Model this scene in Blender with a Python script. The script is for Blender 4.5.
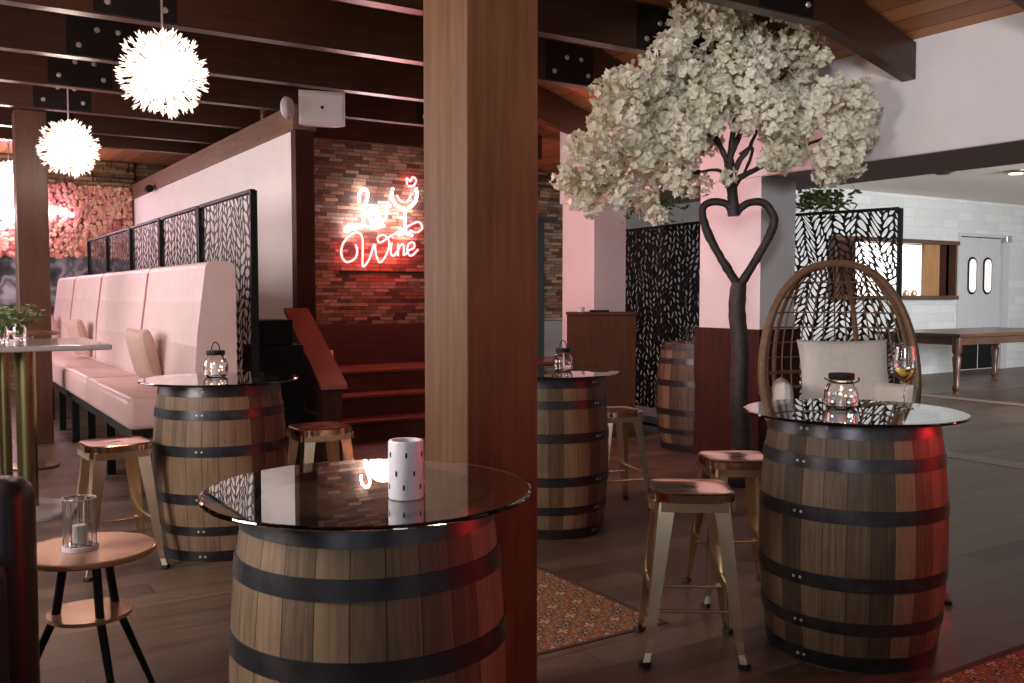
import bpy, math, random
from mathutils import Vector, Matrix, noise as mnoise
random.seed(7)
PI = math.pi
scn = bpy.context.scene
col = scn.collection
for o in list(bpy.data.objects): bpy.data.objects.remove(o)

# ------------------------------------------------------------ camera, world, lights, exposure
CAMH = 1.38; FPX = 940.0; YAW = math.radians(32.4); PITCH = math.atan(47 / 940)
cam_d = bpy.data.cameras.new('camera'); cam = bpy.data.objects.new('camera', cam_d); col.objects.link(cam)
cam_d.sensor_width = 36.0; cam_d.lens = 36.0 * FPX / 1024.0; cam_d.clip_start = 0.05
cam.location = (0, 0, CAMH); cam.rotation_euler = (PI / 2 - PITCH, 0, -YAW)
scn.camera = cam
scn.view_settings.view_transform = 'Standard'; scn.view_settings.look = 'None'
scn.view_settings.gamma = 1.0; scn.view_settings.use_curve_mapping = False
scn.view_settings.exposure = 0.0
w = bpy.data.worlds.new('world'); scn.world = w; w.use_nodes = True
w.node_tree.nodes['Background'].inputs[0].default_value = (0.62, 0.66, 0.78, 1)
w.node_tree.nodes['Background'].inputs[1].default_value = 0.035

def lamp(kind, name, loc, energy, color, target=None, **kw):
    d = bpy.data.lights.new(name, kind); d.energy = energy; d.color = color
    for k, v in kw.items(): setattr(d, k, v)
    o = bpy.data.objects.new(name, d); col.objects.link(o); o.location = loc
    if target:
        o.rotation_euler = (Vector(target) - Vector(loc)).to_track_quat('-Z', 'Y').to_euler()
    return o
# daylight of the windows behind and left of the camera
lamp('AREA', 'window_daylight', (-2.0, 3.2, 2.1), 150, (1.0, 0.92, 0.86), (2.0, 3.2, 0.1), shape='RECTANGLE', size=1.3, size_y=1.3)
lamp('AREA', 'window_daylight', (-2.6, -1.0, 1.7), 12, (0.78, 0.86, 1.0), (1.4, 2.4, 0.7), shape='RECTANGLE', size=.8, size_y=1.2)
lamp('AREA', 'window_daylight', (-1.7, -1.3, 2.35), 21, (0.95, 0.95, 1.0), (5.3, 4.3, 2.95), shape='RECTANGLE', size=1.2, size_y=.8, spread=math.radians(48))
# unseen area lamp added off to the right, as daylight on the dining side
lamp('AREA', 'window_daylight', (12.3, 0.8, 1.9), 330, (0.96, 0.98, 1.0), (14.0, 9.8, 2.1), shape='RECTANGLE', size=3.0, size_y=1.6, spread=math.radians(120))
# red neon of the bar to the right of the view
lamp('AREA', 'bar_neon_light', (5.6, 0.4, 1.4), 10, (1.0, 0.03, 0.03), (2.1, 2.3, 0.9), shape='RECTANGLE', size=0.9, size_y=0.5, spread=math.radians(70))
# pink wash spot on the ceiling beams, followed by two added fills
lamp('SPOT', 'pink_wash_spot', (3.2, 6.5, 2.95), 210, (1.0, 0.47, 0.50), (5.7, 6.2, 1.5), spot_size=math.radians(105), spot_blend=1.0, shadow_soft_size=0.05)
lamp('SPOT', 'red_wash_spot', (4.0, 7.3, 2.95), 40, (1.0, 0.10, 0.07), (3.9, 8.4, 0.0), spot_size=math.radians(120), spot_blend=1.0, shadow_soft_size=0.05)  # added fill that reddens the steps in front of the neon
lamp('SPOT', 'ceiling_wash_spot', (4.6, 7.9, 2.2), 60, (1.0, 0.30, 0.16), (5.0, 6.6, 3.3), spot_size=math.radians(100), spot_blend=1.0, shadow_soft_size=0.05)  # added uplight, hung free, to brighten the sloped ceiling boards
# unseen fill added at the left to brighten the banquette and cream wall
lamp('AREA', 'window_daylight', (-1.8, 9.9, 1.9), 205, (1.0, 0.88, 0.88), (2.8, 10.2, 1.8), shape='RECTANGLE', size=6.5, size_y=1.5)
lamp('AREA', 'kitchen_light', (14.6, 12.0, 2.9), 210, (1.0, 0.97, 0.95), (14.6, 12.0, 0.0), shape='RECTANGLE', size=2.5, size_y=1.5)

# ------------------------------------------------------------ picture ray helpers (used once, to find real positions)
CX, CY = math.sin(YAW), math.cos(YAW)
def ray(px, py):
    x = (px - 512) / FPX; y = -(py - 341.5) / FPX
    fh = math.cos(PITCH) + y * math.sin(PITCH)
    return x / fh, (-math.sin(PITCH) + y * math.cos(PITCH)) / fh
def at(px, py, D):
    x, z = ray(px, py); return Vector((D * CX + x * D * CY, D * CY - x * D * CX, CAMH + z * D))
def onZ(px, py, z=0.0):
    x, s = ray(px, py); return at(px, py, (z - CAMH) / s)
def onY(px, py, Y):
    x, s = ray(px, py); return at(px, py, Y / (CY - x * CX))
def onX(px, py, X):
    x, s = ray(px, py); return at(px, py, X / (CX + x * CY))

# ------------------------------------------------------------ materials
def newmat(name):
    m = bpy.data.materials.new(name); m.use_nodes = True
    nt = m.node_tree; b = nt.nodes['Principled BSDF']
    return m, nt, b
def M_(nt, op, a, b=None, c=None):
    n = nt.nodes.new('ShaderNodeMath'); n.operation = op
    for i, v in enumerate((a, b, c)):
        if v is None: continue
        if isinstance(v, (int, float)): n.inputs[i].default_value = v
        else: nt.links.new(v, n.inputs[i])
    return n.outputs[0]
def ramp(nt, fac, stops, interp='LINEAR'):
    n = nt.nodes.new('ShaderNodeValToRGB'); n.color_ramp.interpolation = interp
    e = n.color_ramp.elements
    while len(e) > 1: e.remove(e[-1])
    e[0].position = stops[0][0]; e[0].color = (*stops[0][1], 1)
    for p, c in stops[1:]:
        x = e.new(p); x.color = (*c, 1)
    nt.links.new(fac, n.inputs[0]); return n.outputs[0]
def coords(nt, scale=(1, 1, 1), kind='Object'):
    t = nt.nodes.new('ShaderNodeTexCoord'); mp = nt.nodes.new('ShaderNodeMapping')
    mp.inputs['Scale'].default_value = scale
    nt.links.new(t.outputs[kind], mp.inputs[0]); return mp.outputs[0]
def noise(nt, vec, scale=5, detail=4, rough=0.6, out='Fac'):
    n = nt.nodes.new('ShaderNodeTexNoise'); n.inputs['Scale'].default_value = scale
    n.inputs['Detail'].default_value = detail; n.inputs['Roughness'].default_value = rough
    nt.links.new(vec, n.inputs['Vector']); return n.outputs[out]
def sep(nt, vec):
    n = nt.nodes.new('ShaderNodeSeparateXYZ'); nt.links.new(vec, n.inputs[0]); return n.outputs
def comb(nt, x, y, z=0.0):
    n = nt.nodes.new('ShaderNodeCombineXYZ')
    for i, v in enumerate((x, y, z)):
        if isinstance(v, (int, float)): n.inputs[i].default_value = v
        else: nt.links.new(v, n.inputs[i])
    return n.outputs[0]
def white(nt, vec):
    n = nt.nodes.new('ShaderNodeTexWhiteNoise'); n.noise_dimensions = '3D'; nt.links.new(vec, n.inputs[0]); return n.outputs[0]
def mixc(nt, fac, a, b, mode='MIX'):
    n = nt.nodes.new('ShaderNodeMix'); n.data_type = 'RGBA'; n.blend_type = mode
    for s, v in ((n.inputs[0], fac), (n.inputs[6], a), (n.inputs[7], b)):
        if isinstance(v, (int, float)): s.default_value = v
        elif isinstance(v, tuple): s.default_value = (*v, 1)
        else: nt.links.new(v, s)
    return n.outputs[2]
def bump(nt, b, h, strength=0.3, dist=0.01):
    n = nt.nodes.new('ShaderNodeBump'); n.inputs['Strength'].default_value = strength; n.inputs['Distance'].default_value = dist
    nt.links.new(h, n.inputs['Height']); nt.links.new(n.outputs[0], b.inputs['Normal'])
def simple(name, c, rough=0.5, metal=0.0, var=0.12, scale=8, spec=None, bmp=0.0, kind='Object'):
    m, nt, b = newmat(name); v = coords(nt, kind=kind); f = noise(nt, v, scale)
    lo = tuple(x * (1 - var) for x in c); hi = tuple(min(1, x * (1 + var)) for x in c)
    nt.links.new(ramp(nt, f, [(0.3, lo), (0.7, hi)]), b.inputs['Base Color'])
    b.inputs['Roughness'].default_value = rough; b.inputs['Metallic'].default_value = metal
    if spec is not None: b.inputs['Specular IOR Level'].default_value = spec
    if bmp: bump(nt, b, f, bmp, 0.005)
    return m
def wood(name, c1, c2, axis='Z', rough=0.45, k=1.0, bmp=0.15):
    m, nt, b = newmat(name)
    s = {'X': (0.8, 9, 9), 'Y': (9, 0.8, 9), 'Z': (9, 9, 0.8)}[axis]
    v = coords(nt, tuple(x * k for x in s)); f = noise(nt, v, 3.0, 6, 0.65)
    f2 = noise(nt, coords(nt), 1.6, 2)
    g = M_(nt, 'ADD', M_(nt, 'MULTIPLY', f, 0.75), M_(nt, 'MULTIPLY', f2, 0.25))
    nt.links.new(ramp(nt, g, [(0.32, c1), (0.68, c2)]), b.inputs['Base Color'])
    b.inputs['Roughness'].default_value = rough; bump(nt, b, f, bmp, 0.004)
    return m
def emis(name, c, s):
    m, nt, b = newmat(name); b.inputs['Base Color'].default_value = (*c, 1)
    b.inputs['Emission Color'].default_value = (*c, 1); b.inputs['Emission Strength'].default_value = s
    return m
def glass(name, c=(1, 1, 1), rough=0.0, ior=1.5):
    m, nt, b = newmat(name); b.inputs['Base Color'].default_value = (*c, 1)
    b.inputs['Transmission Weight'].default_value = 1; b.inputs['Roughness'].default_value = rough; b.inputs['IOR'].default_value = ior
    return m

MAT = {}
def brickish(name, colors, bw, bh, mortar, axis='X', rough=0.8, bstr=0.6, mw=0.06, gloss_var=0.25):
    """random-length courses on a wall running along axis; colours by stone"""
    m, nt, b = newmat(name); s = sep(nt, coords(nt))
    h = s[0] if axis == 'X' else s[1]
    row = M_(nt, 'FLOOR', M_(nt, 'DIVIDE', s[2], bh))
    rr = white(nt, comb(nt, row, 3.7, 0.5))
    u = M_(nt, 'ADD', M_(nt, 'DIVIDE', h, bw), M_(nt, 'MULTIPLY', rr, 7.3))
    cid = M_(nt, 'FLOOR', u)
    rnd = white(nt, comb(nt, cid, row, 1.5)); rnd2 = white(nt, comb(nt, cid, row, 9.5))
    fz = M_(nt, 'FRACT', M_(nt, 'DIVIDE', s[2], bh)); fu = M_(nt, 'FRACT', u)
    ez = M_(nt, 'MINIMUM', fz, M_(nt, 'SUBTRACT', 1, fz)); eu = M_(nt, 'MULTIPLY', M_(nt, 'MINIMUM', fu, M_(nt, 'SUBTRACT', 1, fu)), bw / bh)
    edge = M_(nt, 'MINIMUM', ez, eu); mask = M_(nt, 'GREATER_THAN', edge, mw)
    n = len(colors); c = ramp(nt, rnd, [(i / n, q) for i, q in enumerate(colors)], 'CONSTANT')
    f = noise(nt, coords(nt, (1, 1, 2)), 22, 4)
    c = mixc(nt, gloss_var, c, ramp(nt, f, [(0.3, (0.02, 0.015, 0.01)), (0.7, (0.9, 0.8, 0.7))]), 'OVERLAY')
    c = mixc(nt, mask, mortar, c)
    nt.links.new(c, b.inputs['Base Color']); b.inputs['Roughness'].default_value = rough
    hh = M_(nt, 'ADD', M_(nt, 'MULTIPLY', mask, M_(nt, 'ADD', 0.4, M_(nt, 'MULTIPLY', rnd2, 0.6))), M_(nt, 'MULTIPLY', f, 0.3))
    bump(nt, b, hh, bstr, 0.02); return m
MAT['ledger'] = brickish('ledger_stone', [(.13, .065, .04), (.23, .13, .08), (.09, .045, .03), (.34, .23, .15), (.16, .12, .09), (.20, .09, .045), (.06, .035, .025), (.25, .20, .16)], .15, .038, (.02, .012, .01), 'X')
MAT['stone'] = brickish('stacked_stone', [(0.14, .085, .045), (.20, .12, .06), (.10, .06, .035), (.25, .16, .08)], .3, .06, (.03, .02, .015), 'X', bstr=1)
MAT['white_brick'] = brickish('white_painted_brick', [(.60, .61, .60), (.63, .64, .63), (.57, .59, .585), (.65, .655, .65)], .42, .15, (.50, .51, .505), 'X', 0.6, 0.3, 0.03, 0.08)

def make_floor():
    m, nt, b = newmat('plank_floor'); s = sep(nt, coords(nt))
    row = M_(nt, 'FLOOR', M_(nt, 'DIVIDE', s[1], .18)); rr = white(nt, comb(nt, row, 2.2, 0.3))
    u = M_(nt, 'ADD', M_(nt, 'DIVIDE', s[0], 1.25), M_(nt, 'MULTIPLY', rr, 5.1)); cid = M_(nt, 'FLOOR', u)
    rnd = white(nt, comb(nt, cid, row, 4.4))
    fy = M_(nt, 'FRACT', M_(nt, 'DIVIDE', s[1], .18)); fu = M_(nt, 'FRACT', u)
    e1 = M_(nt, 'MULTIPLY', M_(nt, 'MINIMUM', fy, M_(nt, 'SUBTRACT', 1, fy)), .18)
    e2 = M_(nt, 'MULTIPLY', M_(nt, 'MINIMUM', fu, M_(nt, 'SUBTRACT', 1, fu)), 1.25)
    mask = M_(nt, 'GREATER_THAN', M_(nt, 'MINIMUM', e1, e2), .0022)
    off = comb(nt, M_(nt, 'ADD', M_(nt, 'MULTIPLY', s[0], 1.3), M_(nt, 'MULTIPLY', rnd, 20)), M_(nt, 'MULTIPLY', s[1], 16), 0.0)
    g = noise(nt, off, 1.6, 6, .65)
    v = M_(nt, 'ADD', M_(nt, 'MULTIPLY', g, .75), M_(nt, 'MULTIPLY', rnd, .25))
    c = ramp(nt, v, [(.3, (.055, .036, .027)), (.5, (.112, .070, .050)), (.72, (.185, .122, .088))])
    c = mixc(nt, mask, (.025, .018, .015), c)
    nt.links.new(c, b.inputs['Base Color']); b.inputs['Roughness'].default_value = .42
    nt.links.new(ramp(nt, g, [(.3, (.34,) * 3), (.7, (.5,) * 3)]), b.inputs['Roughness'])
    bump(nt, b, M_(nt, 'ADD', mask, M_(nt, 'MULTIPLY', g, .3)), .25, .002); return m
MAT['floor'] = make_floor()
def boards(name, c1, c2, bw, axis=0):
    m, nt, b = newmat(name); s = sep(nt, coords(nt))
    r = M_(nt, 'FLOOR', M_(nt, 'DIVIDE', s[axis], bw)); rnd = white(nt, comb(nt, r, 1.1, 2.2))
    fr = M_(nt, 'FRACT', M_(nt, 'DIVIDE', s[axis], bw)); e = M_(nt, 'GREATER_THAN', M_(nt, 'MINIMUM', fr, M_(nt, 'SUBTRACT', 1, fr)), .03)
    sc = (7, .7, 7) if axis == 0 else (.7, 7, 7)
    g = noise(nt, coords(nt, sc), 3, 5)
    v = M_(nt, 'ADD', M_(nt, 'MULTIPLY', g, .6), M_(nt, 'MULTIPLY', rnd, .4))
    c = mixc(nt, e, tuple(x * .3 for x in c1), ramp(nt, v, [(.25, c1), (.75, c2)]))
    nt.links.new(c, b.inputs['Base Color']); b.inputs['Roughness'].default_value = .45
    bump(nt, b, e, .3, .004); return m
MAT['ceil_boards'] = boards('ceiling_boards', (.27, .095, .034), (.46, .19, .07), .14)
MAT['beam'] = wood('dark_beam_wood', (.022, .009, .0055), (.058, .023, .013), 'X', .35)
MAT['trim_y'] = wood('brown_trim_wood', (.10, .05, .028), (.24, .125, .07), 'Y', .5)
MAT['post'] = wood('stained_post_wood', (.075, .030, .013), (.165, .072, .032), 'Z', .5, .8)
MAT['post'].node_tree.nodes['Principled BSDF'].inputs['Specular IOR Level'].default_value = .25
MAT['post_far'] = wood('red_brown_post_wood', (.055, .018, .010), (.11, .040, .024), 'Z', .4)
MAT['dark_wood'] = wood('dark_red_wood', (.045, .013, .009), (.10, .03, .02), 'X', .38)
MAT['dark_wood_z'] = wood('dark_red_wood_upright', (.030, .010, .007), (.065, .022, .014), 'Z', .55)
MAT['dark_wood_z'].node_tree.nodes['Principled BSDF'].inputs['Specular IOR Level'].default_value = .2
MAT['podium'] = wood('podium_oak', (.055, .026, .014), (.095, .048, .026), 'Z', .65)
MAT['podium'].node_tree.nodes['Principled BSDF'].inputs['Specular IOR Level'].default_value = .15
MAT['table_wood'] = wood('dining_table_wood', (.055, .026, .016), (.13, .068, .042), 'X', .32)
MAT['oak'] = wood('pass_window_oak', (.28, .13, .05), (.46, .25, .11), 'Z', .4)
MAT['steel'] = simple('black_steel', (.016, .014, .015), .38, .6)
MAT['bolt'] = simple('bolt_steel', (.55, .5, .48), .4, .7)
MAT['white_wall'] = simple('white_plaster', (.72, .68, .68), .75, 0, .04, 2.5)
MAT['cream_wall'] = simple('cream_plaster', (.88, .82, .81), .75, 0, .03, 2.5)
MAT['grey_wall'] = simple('grey_plaster', (.42, .41, .40), .7, 0, .05, 2.5)
MAT['olive_wall'] = simple('dark_grey_plaster', (.17, .16, .145), .8, 0, .08, 2)
MAT['soffit'] = simple('grey_soffit_paint', (.40, .365, .36), .7, 0, .06, 2)  # shade of the underside put into the colour
MAT['kitchen_ceiling'] = simple('beige_ceiling', (.80, .74, .68), .8, 0, .04, 1.5)
MAT['hoop'] = simple('barrel_hoop_steel', (.055, .05, .055), .36, .75, .35, 14, bmp=.15)
MAT['head'] = boards('barrel_head_oak', (.10, .06, .035), (.20, .12, .07), .07)
MAT['black_frame'] = simple('black_powder_coat', (.005, .005, .006), .55, 0, spec=.3)
MAT['gold'] = simple('polished_gold_steel', (.90, .74, .50), .24, 1.0, .05, 4)
MAT['gold_seat'] = simple('rose_gold_seat', (.62, .38, .26), .14, 1.0, .06, 4)
MAT['brass'] = simple('brushed_brass', (.30, .26, .13), .35, 1.0, .08, 6)
MAT['rubber'] = simple('black_rubber', (.012, .012, .012), .7)
MAT['leather'] = simple('black_leather', (.010, .008, .009), .42, 0, .2, 30, bmp=.15)
MAT['copper'] = simple('copper_top', (.66, .38, .24), .25, .55, .08, 5)
MAT['stonetop'] = simple('pale_stone_top', (.40, .37, .36), .12, 0, .12, 12)
MAT['brown_top'] = simple('brown_laminate', (.20, .10, .06), .2, 0, .1)
MAT['cushion'] = simple('cream_cushion_fabric', (.70, .64, .58), .9, 0, .06, 30, bmp=.2)
MAT['pink_cushion'] = simple('blush_cushion_fabric', (.55, .38, .34), .9, 0, .06, 30, bmp=.2)
MAT['pillow'] = simple('pink_velvet', (.58, .38, .32), .8, 0, .06, 20, bmp=.1)
MAT['speaker_w'] = simple('white_speaker_plastic', (.70, .62, .63), .5, 0, .03)
MAT['bark'] = simple('painted_bark', (.036, .023, .021), .6, 0, .5, 18, bmp=.9)
MAT['white_ceramic'] = simple('white_ceramic', (.72, .68, .74), .35, 0, .03)
MAT['door_paint'] = simple('grey_door_paint', (.50, .50, .51), .5, 0, .03, 3)
MAT['rattan'] = simple('rattan_cane', (.165, .085, .042), .5, 0, .3, 30, bmp=.3)
MAT['leaf'] = simple('green_foliage', (.13, .20, .06), .6, 0, .4, 30)
MAT['bright_room'] = simple('white_kitchen_surfaces', (.85, .84, .82), .5, 0, .02)
MAT['steel_kitchen'] = simple('stainless_steel', (.6, .6, .62), .3, .9, .05)
def petal_mat(name, ca, cb, trans=True):
    m, nt, b = newmat(name); f = noise(nt, coords(nt), 3.5, 3)
    f2 = noise(nt, coords(nt), 30, 2)
    c = ramp(nt, M_(nt, 'ADD', M_(nt, 'MULTIPLY', f, .6), M_(nt, 'MULTIPLY', f2, .4)), [(.35, ca), (.65, cb)])
    nt.links.new(c, b.inputs['Base Color']); b.inputs['Roughness'].default_value = .85
    b.inputs['Specular IOR Level'].default_value = .1
    tr = nt.nodes.new('ShaderNodeBsdfTranslucent'); nt.links.new(c, tr.inputs[0])
    mx = nt.nodes.new('ShaderNodeMixShader'); mx.inputs[0].default_value = .22
    nt.links.new(b.outputs[0], mx.inputs[1]); nt.links.new(tr.outputs[0], mx.inputs[2]); nt.links.new(mx.outputs[0], nt.nodes['Material Output'].inputs[0])
    return m
MAT['petal'] = petal_mat('cream_silk_petals', (.72, .67, .47), (.97, .93, .84))
def rose_mat():
    m, nt, b = newmat('pink_silk_roses')
    n = nt.nodes.new('ShaderNodeTexVoronoi'); n.inputs['Scale'].default_value = 9; nt.links.new(coords(nt), n.inputs['Vector'])
    s = sep(nt, n.outputs['Color'])
    c = ramp(nt, s[0], [(0, (.70, .33, .24)), (.3, (.82, .46, .33)), (.55, (.86, .60, .45)), (.75, (.50, .13, .13)), (1, (.85, .52, .42))])
    nt.links.new(c, b.inputs['Base Color']); b.inputs['Roughness'].default_value = .85; return m
MAT['rose'] = rose_mat()
def stave_mat():
    m, nt, b = newmat('barrel_staves'); s = sep(nt, coords(nt))
    th = M_(nt, 'ARCTAN2', s[1], s[0]); N = 26
    u = M_(nt, 'MULTIPLY', M_(nt, 'ADD', th, PI), N / (2 * PI)); idx = M_(nt, 'FLOOR', u)
    oi = nt.nodes.new('ShaderNodeObjectInfo')
    rnd = white(nt, comb(nt, idx, M_(nt, 'MULTIPLY', oi.outputs['Random'], 50), 3.3))
    fr = M_(nt, 'FRACT', u); e = M_(nt, 'MINIMUM', fr, M_(nt, 'SUBTRACT', 1, fr))
    gap = M_(nt, 'GREATER_THAN', e, .016)
    v = comb(nt, M_(nt, 'MULTIPLY', th, 9), M_(nt, 'MULTIPLY', rnd, 12), M_(nt, 'MULTIPLY', s[2], 1.2))
    g = noise(nt, v, 3, 6, .7); g2 = noise(nt, coords(nt, (1, 1, .6)), 5, 3)
    t = M_(nt, 'ADD', M_(nt, 'ADD', M_(nt, 'MULTIPLY', g, .45), M_(nt, 'MULTIPLY', rnd, .3)), M_(nt, 'MULTIPLY', g2, .3))
    c = ramp(nt, t, [(.30, (.030, .019, .012)), (.48, (.088, .053, .029)), (.64, (.19, .12, .065)), (.85, (.30, .20, .11))])
    c = mixc(nt, gap, (.012, .008, .005), c)
    nt.links.new(c, b.inputs['Base Color']); b.inputs['Roughness'].default_value = .55
    bump(nt, b, M_(nt, 'ADD', M_(nt, 'MULTIPLY', g, .3), gap), .5, .004); return m
MAT['stave'] = stave_mat()
def banq_mat():
    m, nt, b = newmat('pink_vinyl_upholstery'); s = sep(nt, coords(nt))
    f = noise(nt, coords(nt), 3, 3)
    nt.links.new(ramp(nt, f, [(.3, (.74, .54, .53)), (.7, (.82, .62, .61))]), b.inputs['Base Color'])
    b.inputs['Roughness'].default_value = .42
    # tufting: upright stitched channels with two rows of pulls
    ch = M_(nt, 'SINE', M_(nt, 'MULTIPLY', s[1], 2 * PI / .16))
    r1 = M_(nt, 'ABSOLUTE', M_(nt, 'SINE', M_(nt, 'MULTIPLY', M_(nt, 'SUBTRACT', s[2], .12), PI / .30)))
    rows = M_(nt, 'POWER', M_(nt, 'SUBTRACT', 1, r1), 2.0)
    bump(nt, b, M_(nt, 'MULTIPLY', M_(nt, 'ABSOLUTE', ch), M_(nt, 'ADD', .15, rows)), .7, .018); return m
MAT['banq'] = banq_mat()
MAT['vinyl'] = simple('pink_vinyl', (.66, .44, .42), .4, 0, .05, 4)
MAT['piping'] = simple('rose_piping', (.45, .2, .18), .5)
def rug_mat():
    m, nt, b = newmat('patterned_rug'); s = sep(nt, coords(nt)); T = .135
    def cell(v, off=0): return M_(nt, 'SUBTRACT', M_(nt, 'FRACT', M_(nt, 'ADD', M_(nt, 'DIVIDE', v, T), off)), .5)
    def motif(off, k, ph):
        x = cell(s[0], off); y = cell(s[1], off)
        r = M_(nt, 'SQRT', M_(nt, 'ADD', M_(nt, 'MULTIPLY', x, x), M_(nt, 'MULTIPLY', y, y)))
        th = M_(nt, 'ARCTAN2', y, x)
        pet = M_(nt, 'MULTIPLY', M_(nt, 'ADD', M_(nt, 'COSINE', M_(nt, 'MULTIPLY', th, k)), 1.0), .12)
        d = M_(nt, 'SUBTRACT', r, M_(nt, 'ADD', pet, ph)); return d, r
    d1, r1 = motif(0, 8, .14); d2, r2 = motif(.5, 4, .06)
    c = ramp(nt, noise(nt, coords(nt), 35, 3), [(.35, (.22, .07, .03)), (.65, (.36, .15, .07))])
    ring = M_(nt, 'LESS_THAN', M_(nt, 'ABSOLUTE', d1), .03); c = mixc(nt, ring, c, (.45, .34, .24))
    ins = M_(nt, 'LESS_THAN', d1, -.04); c = mixc(nt, ins, c, (.05, .045, .06))
    i2 = M_(nt, 'LESS_THAN', r1, .07); c = mixc(nt, i2, c, (.6, .3, .12))
    in2 = M_(nt, 'LESS_THAN', d2, 0); c = mixc(nt, in2, c, (.07, .06, .08))
    in3 = M_(nt, 'LESS_THAN', d2, -.08); c = mixc(nt, in3, c, (.62, .50, .36))
    nz = noise(nt, coords(nt), 90, 2); c = mixc(nt, .35, c, ramp(nt, nz, [(.3, (.1, .04, .02)), (.7, (.8, .6, .4))]), 'OVERLAY')
    nt.links.new(c, b.inputs['Base Color']); b.inputs['Roughness'].default_value = .95; bump(nt, b, nz, .3, .003); return m
MAT['rug'] = rug_mat(); MAT['rug_edge'] = simple('dark_rug_binding', (.09, .035, .03), .9, 0, .2, 40)
def mural_mat():
    m, nt, b = newmat('monochrome_mural')
    n = noise(nt, coords(nt, (1, 1, 1)), 1.9, 3, .5)
    c = ramp(nt, n, [(.40, (.01, .01, .012)), (.47, (.05, .05, .06)), (.52, (.30, .30, .33)), (.58, (.08, .08, .09)), (.66, (.42, .42, .45))])
    nt.links.new(c, b.inputs['Base Color']); b.inputs['Roughness'].default_value = .6; return m
MAT['mural'] = mural_mat()
MAT['glass'] = glass('clear_glass'); MAT['tabletop_glass'] = glass('tabletop_glass', (.80, .90, .87), 0, 1.85)
MAT['wine'] = glass('white_wine', (.95, .70, .18), 0, 1.33)
MAT['neon_white'] = emis('white_neon_tube', (1, .86, .90), 26)
MAT['neon_red'] = emis('red_neon_tube', (1, .10, .10), 11)
MAT['neon_pink'] = emis('pink_neon_tube', (1, .72, .95), 22)
MAT['bulb'] = emis('lit_bulb', (1, .86, .74), 30)
MAT['crystal'] = emis('lit_crystal', (1, .74, .60), 2.1)
MAT['crystal'].node_tree.nodes['Principled BSDF'].inputs['Base Color'].default_value = (.35, .28, .25, 1)
MAT['fairy'] = emis('fairy_light', (1, .75, .4), 14)
MAT['porthole'] = emis('lit_porthole_glass', (1, .88, .82), .8)

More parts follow.
